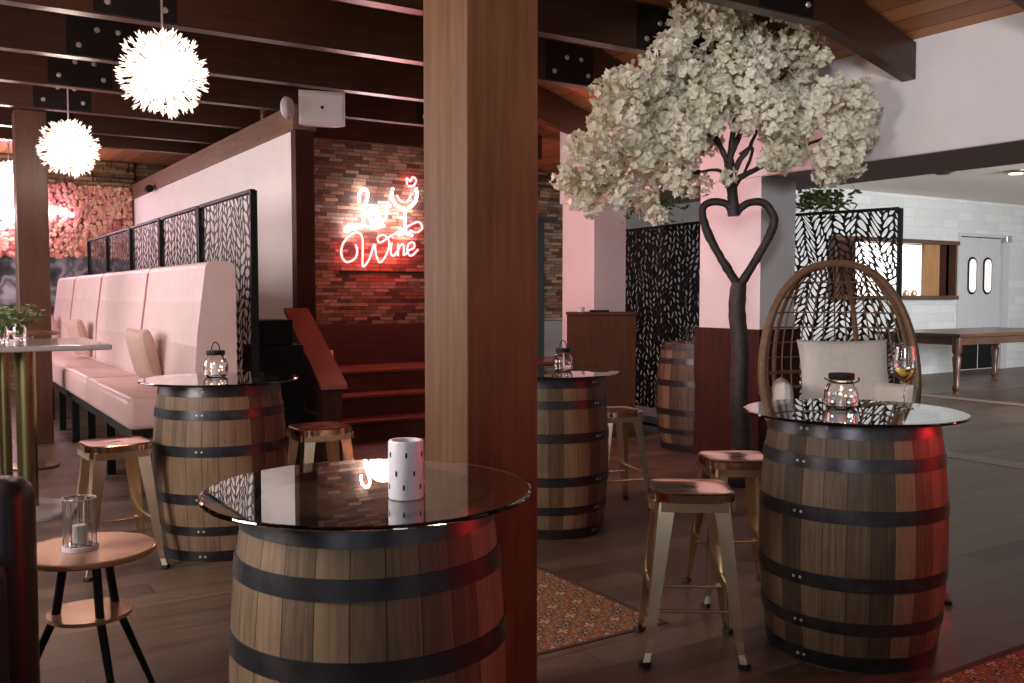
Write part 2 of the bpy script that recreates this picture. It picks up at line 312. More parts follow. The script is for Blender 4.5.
# ------------------------------------------------------------ mesh builder
class MB:
    def __init__(s): s.v = []; s.f = []; s.sm = []
    def add(s, vs, fs, smooth=False):
        o = len(s.v); s.v += [tuple(p) for p in vs]
        for f in fs: s.f.append(tuple(i + o for i in f)); s.sm.append(smooth)
        return s
    def box(s, x0, x1, y0, y1, z0, z1, bev=0.0):
        if bev <= 0:
            vs = [(x, y, z) for z in (z0, z1) for y in (y0, y1) for x in (x0, x1)]
            return s.add(vs, [(0, 2, 3, 1), (4, 5, 7, 6), (0, 1, 5, 4), (2, 6, 7, 3), (0, 4, 6, 2), (1, 3, 7, 5)])
        b = min(bev, (x1 - x0) / 2.01, (y1 - y0) / 2.01, (z1 - z0) / 2.01)
        n = 3
        def prof(x0, x1, y0, y1, b):
            out = []
            for cx, cy, a0 in ((x1 - b, y1 - b, 0), (x0 + b, y1 - b, 90), (x0 + b, y0 + b, 180), (x1 - b, y0 + b, 270)):
                for i in range(n + 1):
                    a = math.radians(a0 + 90 * i / n); out.append((cx + b * math.cos(a), cy + b * math.sin(a)))
            return out
        rings = []
        for i in range(n + 1):
            a = math.radians(90 * i / n); ins = b * (1 - math.sin(a))
            rings.append((z0 + b * (1 - math.cos(a)) , ins))
        lv = rings + [(z1 - (z - z0), ins) for z, ins in reversed(rings)]
        vs = []; L = 4 * (n + 1)
        for z, ins in lv:
            bb = max(b - ins, 1e-4)
            vs += [(x, y, z) for x, y in prof(x0 + ins, x1 - ins, y0 + ins, y1 - ins, bb)]
        fs = [(k * L + i, k * L + (i + 1) % L, (k + 1) * L + (i + 1) % L, (k + 1) * L + i) for k in range(len(lv) - 1) for i in range(L)]
        fs.append(tuple(reversed(range(L)))); fs.append(tuple(range((len(lv) - 1) * L, len(lv) * L)))
        return s.add(vs, fs, bev > .02)
    def lathe(s, prof, n=32, c=(0, 0, 0), smooth=True, closed=False):
        vs = []; fs = []; m = len(prof)
        for r, z in prof:
            for i in range(n):
                a = 2 * PI * i / n; vs.append((c[0] + r * math.cos(a), c[1] + r * math.sin(a), c[2] + z))
        for k in range(m - 1 if not closed else m):
            k2 = (k + 1) % m
            for i in range(n): fs.append((k * n + i, k * n + (i + 1) % n, k2 * n + (i + 1) % n, k2 * n + i))
        flat = [abs(prof[i // n][1] - prof[(i // n + 1) % m][1]) < 1e-6 and abs(prof[i // n][0] - prof[(i // n + 1) % m][0]) > .02 for i in range(len(fs))]
        if not closed:
            if prof[0][0] > 1e-6: fs.append(tuple(reversed(range(n)))); flat.append(True)
            if prof[-1][0] > 1e-6: fs.append(tuple(range((m - 1) * n, m * n))); flat.append(True)
        s.add(vs, fs, smooth)
        if smooth:
            for i, q in enumerate(flat):
                if q: s.sm[len(s.sm) - len(fs) + i] = False
        return s
    def tube(s, pts, r, n=8, closed=False, smooth=True, flat=None):
        pts = [Vector(p) for p in pts]; m = len(pts); rs = r if isinstance(r, (list, tuple)) else [r] * m
        vs = []; up = None
        for i, p in enumerate(pts):
            if closed: t = (pts[(i + 1) % m] - pts[i - 1])
            else: t = pts[min(i + 1, m - 1)] - pts[max(i - 1, 0)]
            if t.length < 1e-9: t = Vector((0, 0, 1))
            t.normalize()
            if up is None:
                up = Vector((0, 0, 1)) if abs(t.z) < .9 else Vector((1, 0, 0))
            x = up - t * up.dot(t)
            if x.length < 1e-6: x = t.orthogonal()
            x.normalize(); up = x; y = t.cross(x)
            for k in range(n):
                a = 2 * PI * k / n; f = flat or 1.0
                vs.append(p + x * (rs[i] * math.cos(a)) + y * (rs[i] * f * math.sin(a)))
        fs = []
        for i in range(m if closed else m - 1):
            j = (i + 1) % m
            for k in range(n): fs.append((i * n + k, i * n + (k + 1) % n, j * n + (k + 1) % n, j * n + k))
        if not closed: fs += [tuple(reversed(range(n))), tuple(range((m - 1) * n, m * n))]
        return s.add(vs, fs, smooth)
    def prism(s, poly, y0, y1, plane='XZ'):
        n = len(poly)
        if plane == 'XZ': vs = [(x, y0, z) for x, z in poly] + [(x, y1, z) for x, z in poly]
        elif plane == 'YZ': vs = [(y0, x, z) for x, z in poly] + [(y1, x, z) for x, z in poly]
        else: vs = [(x, z, y0) for x, z in poly] + [(x, z, y1) for x, z in poly]
        fs = [tuple(range(n)), tuple(reversed(range(n, 2 * n)))] + [(i, i + n, (i + 1) % n + n, (i + 1) % n) for i in range(n)]
        return s.add(vs, fs)
    def xf(s, mat):
        s.v = [tuple(mat @ Vector(p)) for p in s.v]; return s
    def mesh(s, name):
        me = bpy.data.meshes.new(name); me.from_pydata(s.v, [], s.f)
        me.polygons.foreach_set('use_smooth', s.sm)
        import bmesh as _b
        bm = _b.new(); bm.from_mesh(me); _b.ops.recalc_face_normals(bm, faces=bm.faces); bm.to_mesh(me); bm.free()
        return me
    def build(s, name, mat, parent=None, loc=(0, 0, 0), rz=0.0, sharp=35):
        me = s.mesh(name); me.materials.append(mat)
        me.set_sharp_from_angle(angle=math.radians(sharp)); me.polygons.foreach_set('use_smooth', s.sm)
        o = bpy.data.objects.new(name, me); col.objects.link(o)
        o.parent = parent; o.location = loc; o.rotation_euler = (0, 0, rz); return o
def tag(o, label=None, cat=None, group=None, kind=None):
    if label: o['label'] = label
    if cat: o['category'] = cat
    if group: o['group'] = group
    if kind: o['kind'] = kind
    return o
def thing(name, label, cat, loc=(0, 0, 0), rz=0.0, group=None):
    o = bpy.data.objects.new(name, None); col.objects.link(o); o.empty_display_size = .1
    o.location = loc; o.rotation_euler = (0, 0, rz); return tag(o, label, cat, group)
def copy_tree(o, parent=None):
    c = o.copy(); col.objects.link(c); c.parent = parent
    for ch in list(o.children): copy_tree(ch, c)
    return c
def place_copy(o, label, loc, rz=0.0, group=None):
    c = copy_tree(o); c.location = loc; c.rotation_euler = (0, 0, rz); c['label'] = label
    if group: c['group'] = group
    return c
def struct(o): o['kind'] = 'structure'; return o
def smoothpath(P, n=6, closed=False):
    P = [Vector(p) for p in P]; out = []; m = len(P)
    for i in range(m if closed else m - 1):
        if closed: a, b, c, d = P[i - 1], P[i], P[(i + 1) % m], P[(i + 2) % m]
        else: a, b, c, d = P[max(i - 1, 0)], P[i], P[i + 1], P[min(i + 2, m - 1)]
        for k in range(n):
            t = k / n
            out.append(.5 * ((2 * b) + (c - a) * t + (2 * a - 5 * b + 4 * c - d) * t * t + (3 * b - a - 3 * c + d) * t ** 3))
    if not closed: out.append(P[-1])
    return out
def pillow(w_, h_, t_, n=14, pinch=.06):
    """a stuffed cushion standing in the XZ plane, thickness along Y, centred"""
    mb = MB(); vs = []; fs = []
    for side in (-1, 1):
        for j in range(n + 1):
            for i in range(n + 1):
                u = -1 + 2 * i / n; v = -1 + 2 * j / n
                u = math.sin(u * PI / 2) * .5 + u * .5; v = math.sin(v * PI / 2) * .5 + v * .5
                k = (max(0, 1 - u ** 4) * max(0, 1 - v ** 4)) ** .45
                sx = 1 - pinch * (1 - v * v) * abs(u) ** 3; sz = 1 - pinch * (1 - u * u) * abs(v) ** 3
                vs.append((u * w_ / 2 * sx, side * k * t_ / 2, v * h_ / 2 * sz))
    N = (n + 1) ** 2
    for sdx in (0, 1):
        for j in range(n):
            for i in range(n):
                a = sdx * N + j * (n + 1) + i; q = (a, a + 1, a + n + 2, a + n + 1)
                fs.append(q if sdx == 0 else tuple(reversed(q)))
    for i in range(n):
        for (a, b) in ((i, i + 1), ((n) * (n + 1) + i + 1, n * (n + 1) + i), ((i + 1) * (n + 1), i * (n + 1)), (i * (n + 1) + n, (i + 1) * (n + 1) + n)):
            fs.append((a, a + N, b + N, b))
    return mb.add(vs, fs, True)

# ------------------------------------------------------------ room structure
struct(MB().box(-4, 20, -3, 16, -.05, 0).build('floor', MAT['floor']))
o = struct(MB().box(-4, 4.75, -3, 16, 3.38, 3.44).build('ceiling', MAT['ceil_boards']))
sl = lambda x: 3.38 - (x - 4.75) * .31
struct(MB().prism([(4.75, 3.38), (5.72, sl(5.72)), (5.72, sl(5.72) + .06), (4.75, 3.44)], -3, 8.0).build('ceiling', MAT['ceil_boards']))
struct(MB().prism([(4.75, 3.38), (7.3, sl(7.3)), (7.3, sl(7.3) + .06), (4.75, 3.44)], 8.0, 16).build('ceiling', MAT['ceil_boards']))
# kinked ceiling frames with steel splice plates
YF = [1.78, 2.88, 3.98, 5.08, 6.18, 7.34, 8.42, 9.52, 10.65, 11.60]
tn = 0
for Yk in YF:
    tn += 1
    root = bpy.data.objects.new('trim_%d' % tn, None); col.objects.link(root); root.location = (0, Yk, 3.05); struct(root)
    xe = 5.69; k = .255
    poly = [(-4, 0), (4.78, 0.0), (xe, -(xe - 4.78) * k), (xe, .0 + .01), (4.72, .315), (-4, .315)]
    MB().prism(poly, -.05, .05).build('beam', MAT['beam'], root)
    for (a, b2) in ((.94, 1.42), (4.2, 4.66)):
        MB().box(a, b2, -.057, .057, .008, .30).build('splice_plate', MAT['steel'], root)
        for bx_, bz_ in ((.08, .08), (.20, .20), (.34, .20), (.41, .08)):
            MB().lathe([(0, -.012), (.016, -.010), (.020, 0)], 10).xf(Matrix.Translation((a + bx_, -.058, bz_ + .0)) @ Matrix.Rotation(-PI / 2, 4, 'X')).build('bolt', MAT['bolt'], root)
struct(MB().box(-4, 7.3, -3.15, -3.0, 0, 3.38).build('wall_back', MAT['olive_wall']))
struct(MB().box(-4.15, -4, -3, 16, 0, 3.38).build('wall_window_side', MAT['olive_wall']))
MAT['day'] = emis('daylight_window_pane', (.80, .88, 1.0), 1.1)  # glow of the added panes, out of view
for i, (x0, x1) in enumerate(((-2.6, -1.2), (.9, 2.3), (3.4, 4.8))):  # windows added behind the camera to reflect in stool metal and hoops
    wn = bpy.data.objects.new('window_%d' % (i + 2), None); col.objects.link(wn); struct(wn); wn.location = (x0, -3.0, 0)
    W_ = x1 - x0
    MB().box(-.06, 0, 0, .04, .74, 2.36).box(W_, W_ + .06, 0, .04, .74, 2.36).box(0, W_, 0, .04, 2.3, 2.36).box(0, W_, 0, .04, .74, .8).box(W_ / 2 - .02, W_ / 2 + .02, 0, .04, .8, 2.3).build('window_frame', MAT['post'], wn)
    MB().box(0, W_, .0, .01, .8, 2.3).build('window_pane', MAT['day'], wn)
# left white wall with wood cap and end post
struct(MB().box(2.85, 3.0, 8.12, 15.25, 0, 2.82).build('wall_left', MAT['cream_wall']))
struct(MB().box(2.82, 3.03, 8.0, 15.2, 2.82, 3.035).build('trim_20', MAT['trim_y']))
struct(MB().box(2.84, 3.01, 8.0, 8.12, 0, 2.82).build('trim_21', MAT['dark_wood_z']))
# far wall
struct(MB().box(-4, 3.3, 15.25, 15.4, 0, 3.38).build('wall_far', MAT['stone']))
# stone strip above the flowers: irregular courses
mb = MB(); random.seed(3)
z = 2.98
while z < 3.38:
    x = -1.5 + random.random() * .2; hgt = random.uniform(.05, .09)
    while x < 2.84:
        wd = random.uniform(.15, .4); mb.box(x, min(x + wd - .01, 2.845), 15.25 - random.uniform(.05, .12), 15.25, z, min(z + hgt - .006, 3.37)); x += wd
    z += hgt
struct(mb.build('trim_22', MAT['stone']))
# brick wall at the head of the stairs, wainscot below
struct(MB().box(3.0, 7.3, 9.40, 9.55, 1.06, 3.38).build('wall_brick', MAT['ledger']))
struct(MB().box(3.0, 7.3, 9.37, 9.55, 0, 1.06).build('baseboard_brick', MAT['dark_wood']))
struct(MB().box(3.0, 7.3, 9.30, 9.40, 2.99, 3.38).build('trim_28', MAT['beam']))
struct(MB().box(6.12, 6.40, 9.36, 9.40, 0.63, 2.30).build('door_2', MAT['black_frame']))
# pale wall outlet plate on the wainscot
p = onY(330, 356, 9.36)
tag(MB().box(-.04, .04, -.008, 0, -.06, .06, .006).build('outlet_plate', MAT['speaker_w'], None, (p.x, 9.37, p.z)), 'small pale outlet plate on the dark panelling at the top of the steps', 'outlet')
# bulkhead over the dining opening and its two columns
struct(MB().prism([(5.7, 2.32), (6.7, 2.32), (6.7, 3.2), (5.7, 3.2)], -3, 8.05).build('wall_right', MAT['white_wall']))
mbk = MB().box(5.7, 6.7, -3, 8.0, 2.315, 2.322); struct(mbk.build('trim_23', MAT['soffit']))  # thin grey sheet that paints the shade under the white bulkhead
struct(MB().box(5.7, 6.10, 7.46, 8.0, 0, 2.315).build('wall_column_left', MAT['white_wall']))
struct(MB().box(5.7, 6.10, 5.285, 5.97, 1.10, 2.315).build('wall_column_right', MAT['white_wall']))
struct(MB().box(5.66, 6.14, 5.25, 5.99, 0, 1.10).build('trim_24', MAT['dark_wood_z']))
# dining side
struct(MB().box(6.7, 20, -3, 9.9, 3.06, 3.1).build('ceiling', MAT['kitchen_ceiling']))
WX0, WX1, WZ0, WZ1 = 12.3, 15.40, 1.36, 2.24
DX0, DX1, DZ = 15.72, 17.05, 2.42
mb = MB()
mb.box(9.6, WX0, 9.9, 10.1, 0, 3.06).box(WX0, WX1, 9.9, 10.1, 0, WZ0).box(WX0, WX1, 9.9, 10.1, WZ1, 3.06).box(WX1, DX0, 9.9, 10.1, 0, 3.06).box(DX0, DX1, 9.9, 10.1, DZ, 3.06).box(DX1, 20, 9.9, 10.1, 0, 3.06)
struct(mb.build('wall_kitchen', MAT['white_brick']))
struct(MB().box(7.3, 9.6, 9.9, 10.1, 0, 3.06).build('wall_side', MAT['olive_wall']))
struct(MB().box(20, 20.1, -3, 10.1, 0, 3.06).build('wall_end', MAT['white_wall']))
# kitchen behind the pass
mb = MB(); mb.box(11.5, 16.0, 13.4, 13.5, 0, 3.06).box(11.4, 11.5, 10.1, 13.5, 0, 3.06).box(16.0, 16.1, 10.1, 13.5, 0, 3.06).box(11.4, 16.1, 10.1, 13.5, 3.06, 3.1)
struct(mb.build('wall_kitchen_inner', MAT['bright_room']))
struct(MB().box(11.4, 16.1, 10.1, 13.5, -.05, 0).build('floor', MAT['kitchen_ceiling']))
w1 = bpy.data.objects.new('window_1', None); col.objects.link(w1); struct(w1); w1.location = (0, 9.9, 0)
MB().box(WX0 - .1, WX1 + .12, -.13, .22, WZ0 - .07, WZ0).build('window_sill', MAT['table_wood'], w1)
mb = MB().box(WX0 - .1, WX1 + .12, -.13, .22, WZ1, WZ1 + .07).box(WX0 - .1, WX0, -.13, .22, WZ0, WZ1).box(WX1, WX1 + .05, -.13, .22, WZ0, WZ1)
mb.build('window_frame', MAT['table_wood'], w1)
pa = onY(834, 270, 9.85).x; pb = onY(853, 270, 9.85).x; pc = onY(926, 270, 9.85).x; pd = onY(941, 270, 9.85).x
MB().box(pa, pb, -.10, -.04, WZ0, WZ1).build('shutter', MAT['dark_wood_z'], w1)
MB().box(pc, pd, -.02, .04, WZ0, WZ1).build('shutter', MAT['oak'], w1)
MB().box(pd, WX1, .05, .11, WZ0, WZ1).build('shutter', MAT['dark_wood_z'], w1)
# things on the kitchen side: hood and a shelf with jars
t = thing('extractor_hood', 'angular steel extractor hood in the bright kitchen seen through the pass window', 'hood', (14.1, 12.6, 1.5))
MB().add([(-.7, -.5, 0), (.7, -.5, 0), (.7, .5, 0), (-.7, .5, 0), (-.25, .0, .75), (.25, .0, .75), (.25, .5, .75), (-.25, .5, .75)], [(3, 2, 1, 0), (4, 5, 6, 7), (0, 1, 5, 4), (1, 2, 6, 5), (2, 3, 7, 6), (3, 0, 4, 7)]).build('canopy', MAT['steel_kitchen'], t)
MB().box(-.2, .2, .1, .5, .75, 1.55).build('duct', MAT['steel_kitchen'], t)
for i, px in enumerate((904, 912)):
    p = onY(px, 292, 9.98)
    j = tag(MB().lathe([(.05, 0), (.055, .03), (.05, .07), (.03, .09), (.03, .1)], 16).build('jar', MAT['copper'], None, (p.x, 9.95, WZ0)), ['small copper jar on the pass window sill, nearer the black screen', 'small copper jar on the pass window sill, farther from the black screen'][i], 'jar', 'jars on the pass window sill')
# swing doors
d1 = bpy.data.objects.new('door_1', None); col.objects.link(d1); struct(d1); d1.location = (DX0, 9.9, 0); DW = DX1 - DX0
MB().box(-.06, 0, -.02, .12, 0, DZ + .06).box(DW, DW + .2, -.02, .12, 0, DZ + .06).box(0, DW, -.02, .12, DZ, DZ + .06).build('door_frame', MAT['door_paint'], d1)
for i, (a, b2) in enumerate(((.005, DW / 2 - .006), (DW / 2 + .006, DW - .005))):
    lf = MB().box(a, b2, .03, .08, .01, DZ - .01, .01).build('door_leaf', MAT['door_paint'], d1)
    cx_ = (DW / 2 - .24) if i == 0 else (DW / 2 + .24); 
    def oval(wd, hd, y0, y1, cz=1.72):
        r_ = wd; pts = []
        for s_ in range(24):
            a_ = 2 * PI * s_ / 24; zz = hd - r_
            pts.append((cx_ + r_ * math.cos(a_), cz + r_ * math.sin(a_) + (zz if math.sin(a_) >= 0 else -zz)))
        return MB().prism(pts, y0, y1)
    oval(.135, .34, .012, .035).build('porthole_frame', MAT['black_frame'], lf)
    oval(.10, .30, .004, .014).build('porthole_pane', MAT['porthole'], lf)
    MB().box(a + .01, b2 - .01, .022, .031, .03, .52).build('kick_plate', MAT['black_frame'], lf)
MB().box(DW - .02, DW + .16, -.10, -.02, DZ - .08, DZ + .04, .01).build('door_closer', MAT['steel_kitchen'], d1)
# floor strip between bar and dining side
struct(MB().box(7.35, 7.62, -3, 9.35, 0, .006).build('trim_25', simple('pale_floor_strip', (.26, .21, .175), .5, 0, .1)))
struct(MB().box(11.5, 11.75, -3, 9.35, 0, .006).build('trim_26', bpy.data.materials['pale_floor_strip']))

# stairs
st = bpy.data.objects.new('floor_steps', None); col.objects.link(st); struct(st); st.location = (0, 0, 0)
NZ = [(8.07, 8.30, .21), (8.30, 8.58, .42), (8.58, 9.37, .63)]
ystart = [8.07, 8.32, 8.64]
for i, (ya, zt) in enumerate(zip(ystart, (.21, .42, .63))):
    MB().box(2.93, 7.3, ya, 9.37, zt - .21 + .0, zt - .03).build('riser', MAT['dark_wood'], st)
    MB().box(2.93, 7.3, ya - .025, 9.37, zt - .03, zt, .006).build('tread', wood('red_tread_wood', (.14, .035, .022), (.24, .065, .04), 'X', .28) if i == 0 else bpy.data.materials['red_tread_wood'], st)
# stair side wall with sloped rail board
t = bpy.data.objects.new('trim_27', None); col.objects.link(t); struct(t)
MB().prism([(7.14, 0), (7.98, 0), (7.98, 1.22), (7.14, .64)], 2.74, 2.90, 'YZ').build('side_panel', MAT['dark_wood_z'], t)
MB().box(2.725, 2.74, 7.2, 7.98, .40, .43).build('panel_moulding', MAT['dark_wood'], t)
MB().box(2.725, 2.74, 7.2, 7.98, .22, .25).build('panel_moulding', MAT['dark_wood'], t)
MB().prism([(7.10, .62), (7.98, 1.225), (7.98, 1.262), (7.10, .657)], 2.71, 2.93, 'YZ').build('rail_board', simple('varnished_rail', (.30, .10, .08), .22, 0, .1, 3), t)

# big pillars
t = tag(MB().box(0, .262, 0, .287, 0, 3.05, .006).build('wooden_pillar', MAT['post'], None, (1.422, 2.497, 0)), 'thick square stained wooden pillar in the foreground behind the glass table with the white lantern', 'pillar')
t = tag(MB().box(0, .26, 0, .28, 0, 3.05, .006).build('wooden_pillar', MAT['post_far'], None, (.80, 9.62, 0)), 'slimmer looking far wooden pillar at the left between the bright spiky lamps', 'pillar')

# ------------------------------------------------------------ perforated screens
def leaf_panel_mesh(name, W, H, lean, strips=4, rows=13, seed=1, border=.015, bar=.011, thick=.005, wob=.05):
    """black sheet with leaf shaped cut-outs running up curved stems"""
    rnd = random.Random(seed)
    sw = W / strips; rh = H / rows; ph = rnd.random() * 6
    def warp(x, y):
        return (min(max(x + wob * math.sin(y * 4.6 + ph + x * 2) + .012 * math.sin(y * 17 + x * 9), 0), W), min(max(y + .035 * math.sin(x * 9 + ph) + .012 * math.sin(x * 31 + y * 8), 0), H))
    n = 7; vs = []; fs = []; h = thick / 2
    for i in range(-2, strips + 2):
        c = sw * (i + .5); dirn = 1 if (i // 2) % 2 == 0 else -1
        off = rnd.random() * rh
        for sdn in (-1, 1):
            bounds = []; y = -5 * rh + off + (rh / 2 if sdn > 0 else 0)
            while y < H + 5 * rh:
                bounds.append(y); y += rh * rnd.uniform(.72, 1.3)
            for y0, y1 in zip(bounds, bounds[1:]):
                cut = rnd.uniform(.42, .58) if rnd.random() < .35 else None
                for sa, sb in ([(0, 1)] if cut is None else [(0, cut), (cut, 1)]):
                    m = bar / sw
                    def P(s_, t_):
                        return warp(c + sdn * s_ * sw / 2, y0 + (y1 - y0) * t_ + dirn * lean * (s_ + .25 * s_ * s_))
                    inner = []; outer = []; bt = bar / 2 / (y1 - y0)
                    for sg in (1, -1):
                        for k in range(n + 1):
                            q = k / n if sg > 0 else 1 - k / n
                            wd = (math.sin(PI * q) ** .42) * (.5 - bt) if 0 < q < 1 else .06
                            inner.append(P(sa + m + (sb - sa - 2 * m) * q, .5 + sg * wd)); outer.append(P(sa + (sb - sa) * q, .5 + sg * .5))
                    if max(p[0] for p in outer) <= 0 or min(p[0] for p in outer) >= W or max(p[1] for p in outer) <= 0 or min(p[1] for p in outer) >= H: continue
                    L = len(inner); o = len(vs)
                    for yy in (-h, h):
                        vs += [(x, yy, z) for x, z in inner] + [(x, yy, z) for x, z in outer]
                    for k in range(L):
                        j = (k + 1) % L
                        fs.append((o + k, o + j, o + L + j, o + L + k)); fs.append((o + 2 * L + k, o + 2 * L + j, o + 3 * L + j, o + 3 * L + k)); fs.append((o + k, o + j, o + 2 * L + j, o + 2 * L + k))
    me = bpy.data.meshes.new(name); me.from_pydata(vs, [], fs); me.validate()
    me.materials.append(MAT['black_frame']); return me
def screen(label, loc, rz, W, H, z0, me, group=None, foot=True):
    t = thing('privacy_screen', label, 'screen', loc, rz, group)
    s = bpy.data.objects.new('perforated_panel', me); col.objects.link(s); s.parent = t; s.location = (0, 0, z0)
    MB().box(-.03, 0, -.025, .025, 0, H + z0).build('side_post', MAT['black_frame'], t)
    MB().box(W, W + .03, -.025, .025, 0, H + z0).build('side_post', MAT['black_frame'], t)
    MB().box(0, W, -.02, .02, H + z0 - .015, H + z0 + .01).build('top_rail', MAT['black_frame'], t)
    if foot: MB().box(-.05, W + .05, -.16, .16, 0, .02).build('foot_plate', MAT['black_frame'], t)
    return t
PW = 1.42
meL = leaf_panel_mesh('perforated_panel', PW, 1.30, .05, 6, 17, 4, .012, .010, thick=.003)
names = ['nearest to the steps', 'second from the steps', 'third from the steps', 'fourth from the steps', 'fifth from the steps, near the flower wall']
for i in range(5):
    screen('black leaf-cut screen behind the pink banquette, ' + names[i], (2.05, 6.65 + i * 1.50 + 1.45, 0), -PI / 2, PW, 1.30, .82, meL, 'black screens behind the banquette', False)
for i in range(5):  # lower dark infill panels behind the banquette
    pass
# ------------------------------------------------------------ barrels
def bar_r(z, H=.915):
    q = (z / H - .5) * 2; return .308 + .043 * (1 - q * q) ** .9 if abs(q) < 1 else .308
def make_barrel():
    t = thing('barrel', 'x', 'barrel')
    H = .915
    prof = [(bar_r(H * i / 24), H * i / 24) for i in range(25)]
    prof = [(0.0, .03), (.285, .03), (.29, 0)] + prof + [(.29, H), (.285, H - .03), (0, H - .03)]
    MB().lathe(prof, 78).build('staves', MAT['stave'], t, sharp=50)
    MB().lathe([(0, 0), (.283, 0), (.283, .012), (0, .012)], 48).build('head', MAT['head'], t, (0, 0, H - .032))
    for zc, hw in ((.035, .028), (.170, .023), (.335, .026), (.580, .026), (.765, .024), (.884, .027)):
        r0, r1 = bar_r(zc - hw), bar_r(zc + hw)
        h = MB().lathe([(r0 - .002, -hw), (r0 + .0045, -hw), (r1 + .0045, hw), (r1 - .002, hw)], 78, closed=True).build('hoop', MAT['hoop'], t, (0, 0, zc))
        rm = (r0 + r1) / 2 + .004
        for a in (2.1, 2.18, 5.6, 5.68):
            MB().lathe([(0, .004), (.005, .003), (.007, 0)], 8).xf(Matrix.Rotation(a, 4, 'Z') @ Matrix.Translation((rm, 0, 0)) @ Matrix.Rotation(PI / 2, 4, 'Y')).build('rivet', MAT['bolt'], h)
    return t
BARR = [(at(369, 489, 2.32), 0.3, 'large oak barrel in the foreground under the glass top with the white lantern'),
        (at(853, 411, 3.66), 1.1, 'oak barrel at the right under the glass top with the wine glass'),
        (at(220, 380, 5.08), 2.0, 'oak barrel beside the near end of the pink banquette'),
        (at(549, 368, 5.52), 2.9, 'oak barrel half hidden behind the foreground wooden pillar')]
b0 = make_barrel(); barrels = []
for i, (p, rz, lb) in enumerate(BARR):
    b = b0 if i == 0 else copy_tree(b0)
    b.scale = ((.97,) * 3 if i == 0 else (1, 1, 1)); b.location = (p.x, p.y, 0); b.rotation_euler = (0, 0, rz); b['label'] = lb; b['group'] = 'oak barrels used as tables'; barrels.append(b)
p = at(701, 345, 8.45); be = copy_tree(b0); be.location = (p.x, p.y, 0); be.scale = (1.12, 1.12, 1.04); be['label'] = 'dark bare barrel with no glass top, standing behind the blossom tree trunk'; be['group'] = 'oak barrels used as tables'
barrels.append(be)
gl = ['round glass tabletop carrying the white lantern in the foreground', 'round glass tabletop carrying the wine glass and lidded jar', 'round glass tabletop beside the near end of the pink banquette', 'round glass tabletop cut off by the foreground pillar, pink reflection on it']
gme = None
for i, (p, rz, lb) in enumerate(BARR):
    if gme is None:
        g = MB().lathe([(0, 0), (.411, 0), (.4165, .002), (.418, .006), (.4165, .010), (.411, .012), (0, .012)], 128).build('glass_tabletop', MAT['tabletop_glass'], sharp=30); gme = g
    else: g = gme.copy(); col.objects.link(g)
    g.scale = ((.97,) * 3 if i == 0 else (1, 1, 1)); g.location = (p.x, p.y, .889 if i == 0 else .916); tag(g, gl[i], 'tabletop', 'round glass tabletops on barrels')
GZ = .928

# ------------------------------------------------------------ stools
def make_stool():
    t = thing('metal_stool', 'x', 'stool'); Hs = .64
    # seat: rounded square dished plate with hand hole and rolled rim
    mb = MB(); n = 40; rings = []
    def sq(r, k=4.5):
        out = []
        for i in range(n):
            a = 2 * PI * i / n; c_, s_ = math.cos(a), math.sin(a)
            d = (abs(c_) ** k + abs(s_) ** k) ** (-1 / k); out.append((r * c_ * d, r * s_ * d))
        return out
    hole = [(.035 * math.cos(2 * PI * i / n), .013 * math.sin(2 * PI * i / n)) for i in range(n)]
    lv = [(hole, -.010), (hole, -.003), (sq(.08, 3), -.004), (sq(.135), -.002), (sq(.150), .001), (sq(.157), -.004), (sq(.159), -.034), (sq(.155), -.034), (sq(.150), -.008), (sq(.08, 3), -.010)]
    vs = []; fs = []
    for pts, z in lv: vs += [(x, y, Hs + z) for x, y in pts]
    for k in range(len(lv)):
        k2 = (k + 1) % len(lv)
        for i in range(n): fs.append((k * n + i, k * n + (i + 1) % n, k2 * n + (i + 1) % n, k2 * n + i))
    mb.add(vs, fs, True).build('seat', MAT['gold_seat'], t)
    # rolled apron under the seat
    ap = MB()
    for a in range(4):
        R = Matrix.Rotation(a * PI / 2, 4, 'Z'); q = MB().box(-.125, .125, -.152, -.147, Hs - .068, Hs - .030).xf(R); ap.add(q.v, q.f)
    ap.build('apron', MAT['gold'], t)
    for a in range(4):
        R = Matrix.Rotation(a * PI / 2 + PI / 4, 4, 'Z')
        # leg: folded sheet, wide at the shoulder, narrow above a flared toe
        path = [(.178, .010, Hs - .025, .046), (.186, 0, Hs - .08, .044), (.218, 0, .33, .034), (.242, 0, .15, .025), (.246, 0, .10, .020), (.254, 0, .05, .017), (.268, 0, .012, .017)]
        vs = []; 
        for kp, (d, _, z, wd) in enumerate(path):
            # L section: corner outside, two wings
            for (ux, uy) in ((.004, 0), (-wd * .8, wd), (-wd * .8 - .004, wd - .004), (-.005, 0), (-wd * .8 - .004, -wd + .004), (-wd * .8, -wd)):
                vs.append((d + ux, uy, z))
        fs = []; m = 6
        for k in range(len(path) - 1):
            for i in range(m): fs.append((k * m + i, k * m + (i + 1) % m, (k + 1) * m + (i + 1) % m, (k + 1) * m + i))
        fs += [tuple(range(m)), tuple(range((len(path) - 1) * m, len(path) * m))]
        leg = MB().add(vs, fs).xf(R).build('leg', MAT['gold'], t)
        MB().box(.240, .276, -.017, .017, 0, .018, .004).xf(R).build('foot_cap', MAT['rubber'], leg)
    for a in range(4):
        R = Matrix.Rotation(a * PI / 2, 4, 'Z'); z = .20 if a % 2 == 0 else .245; e = .148
        MB().tube([(-e, -e * 1.02, z), (e, -e * 1.02, z)], .0065, 8).xf(R).build('footrest', MAT['gold'], t)
    return t
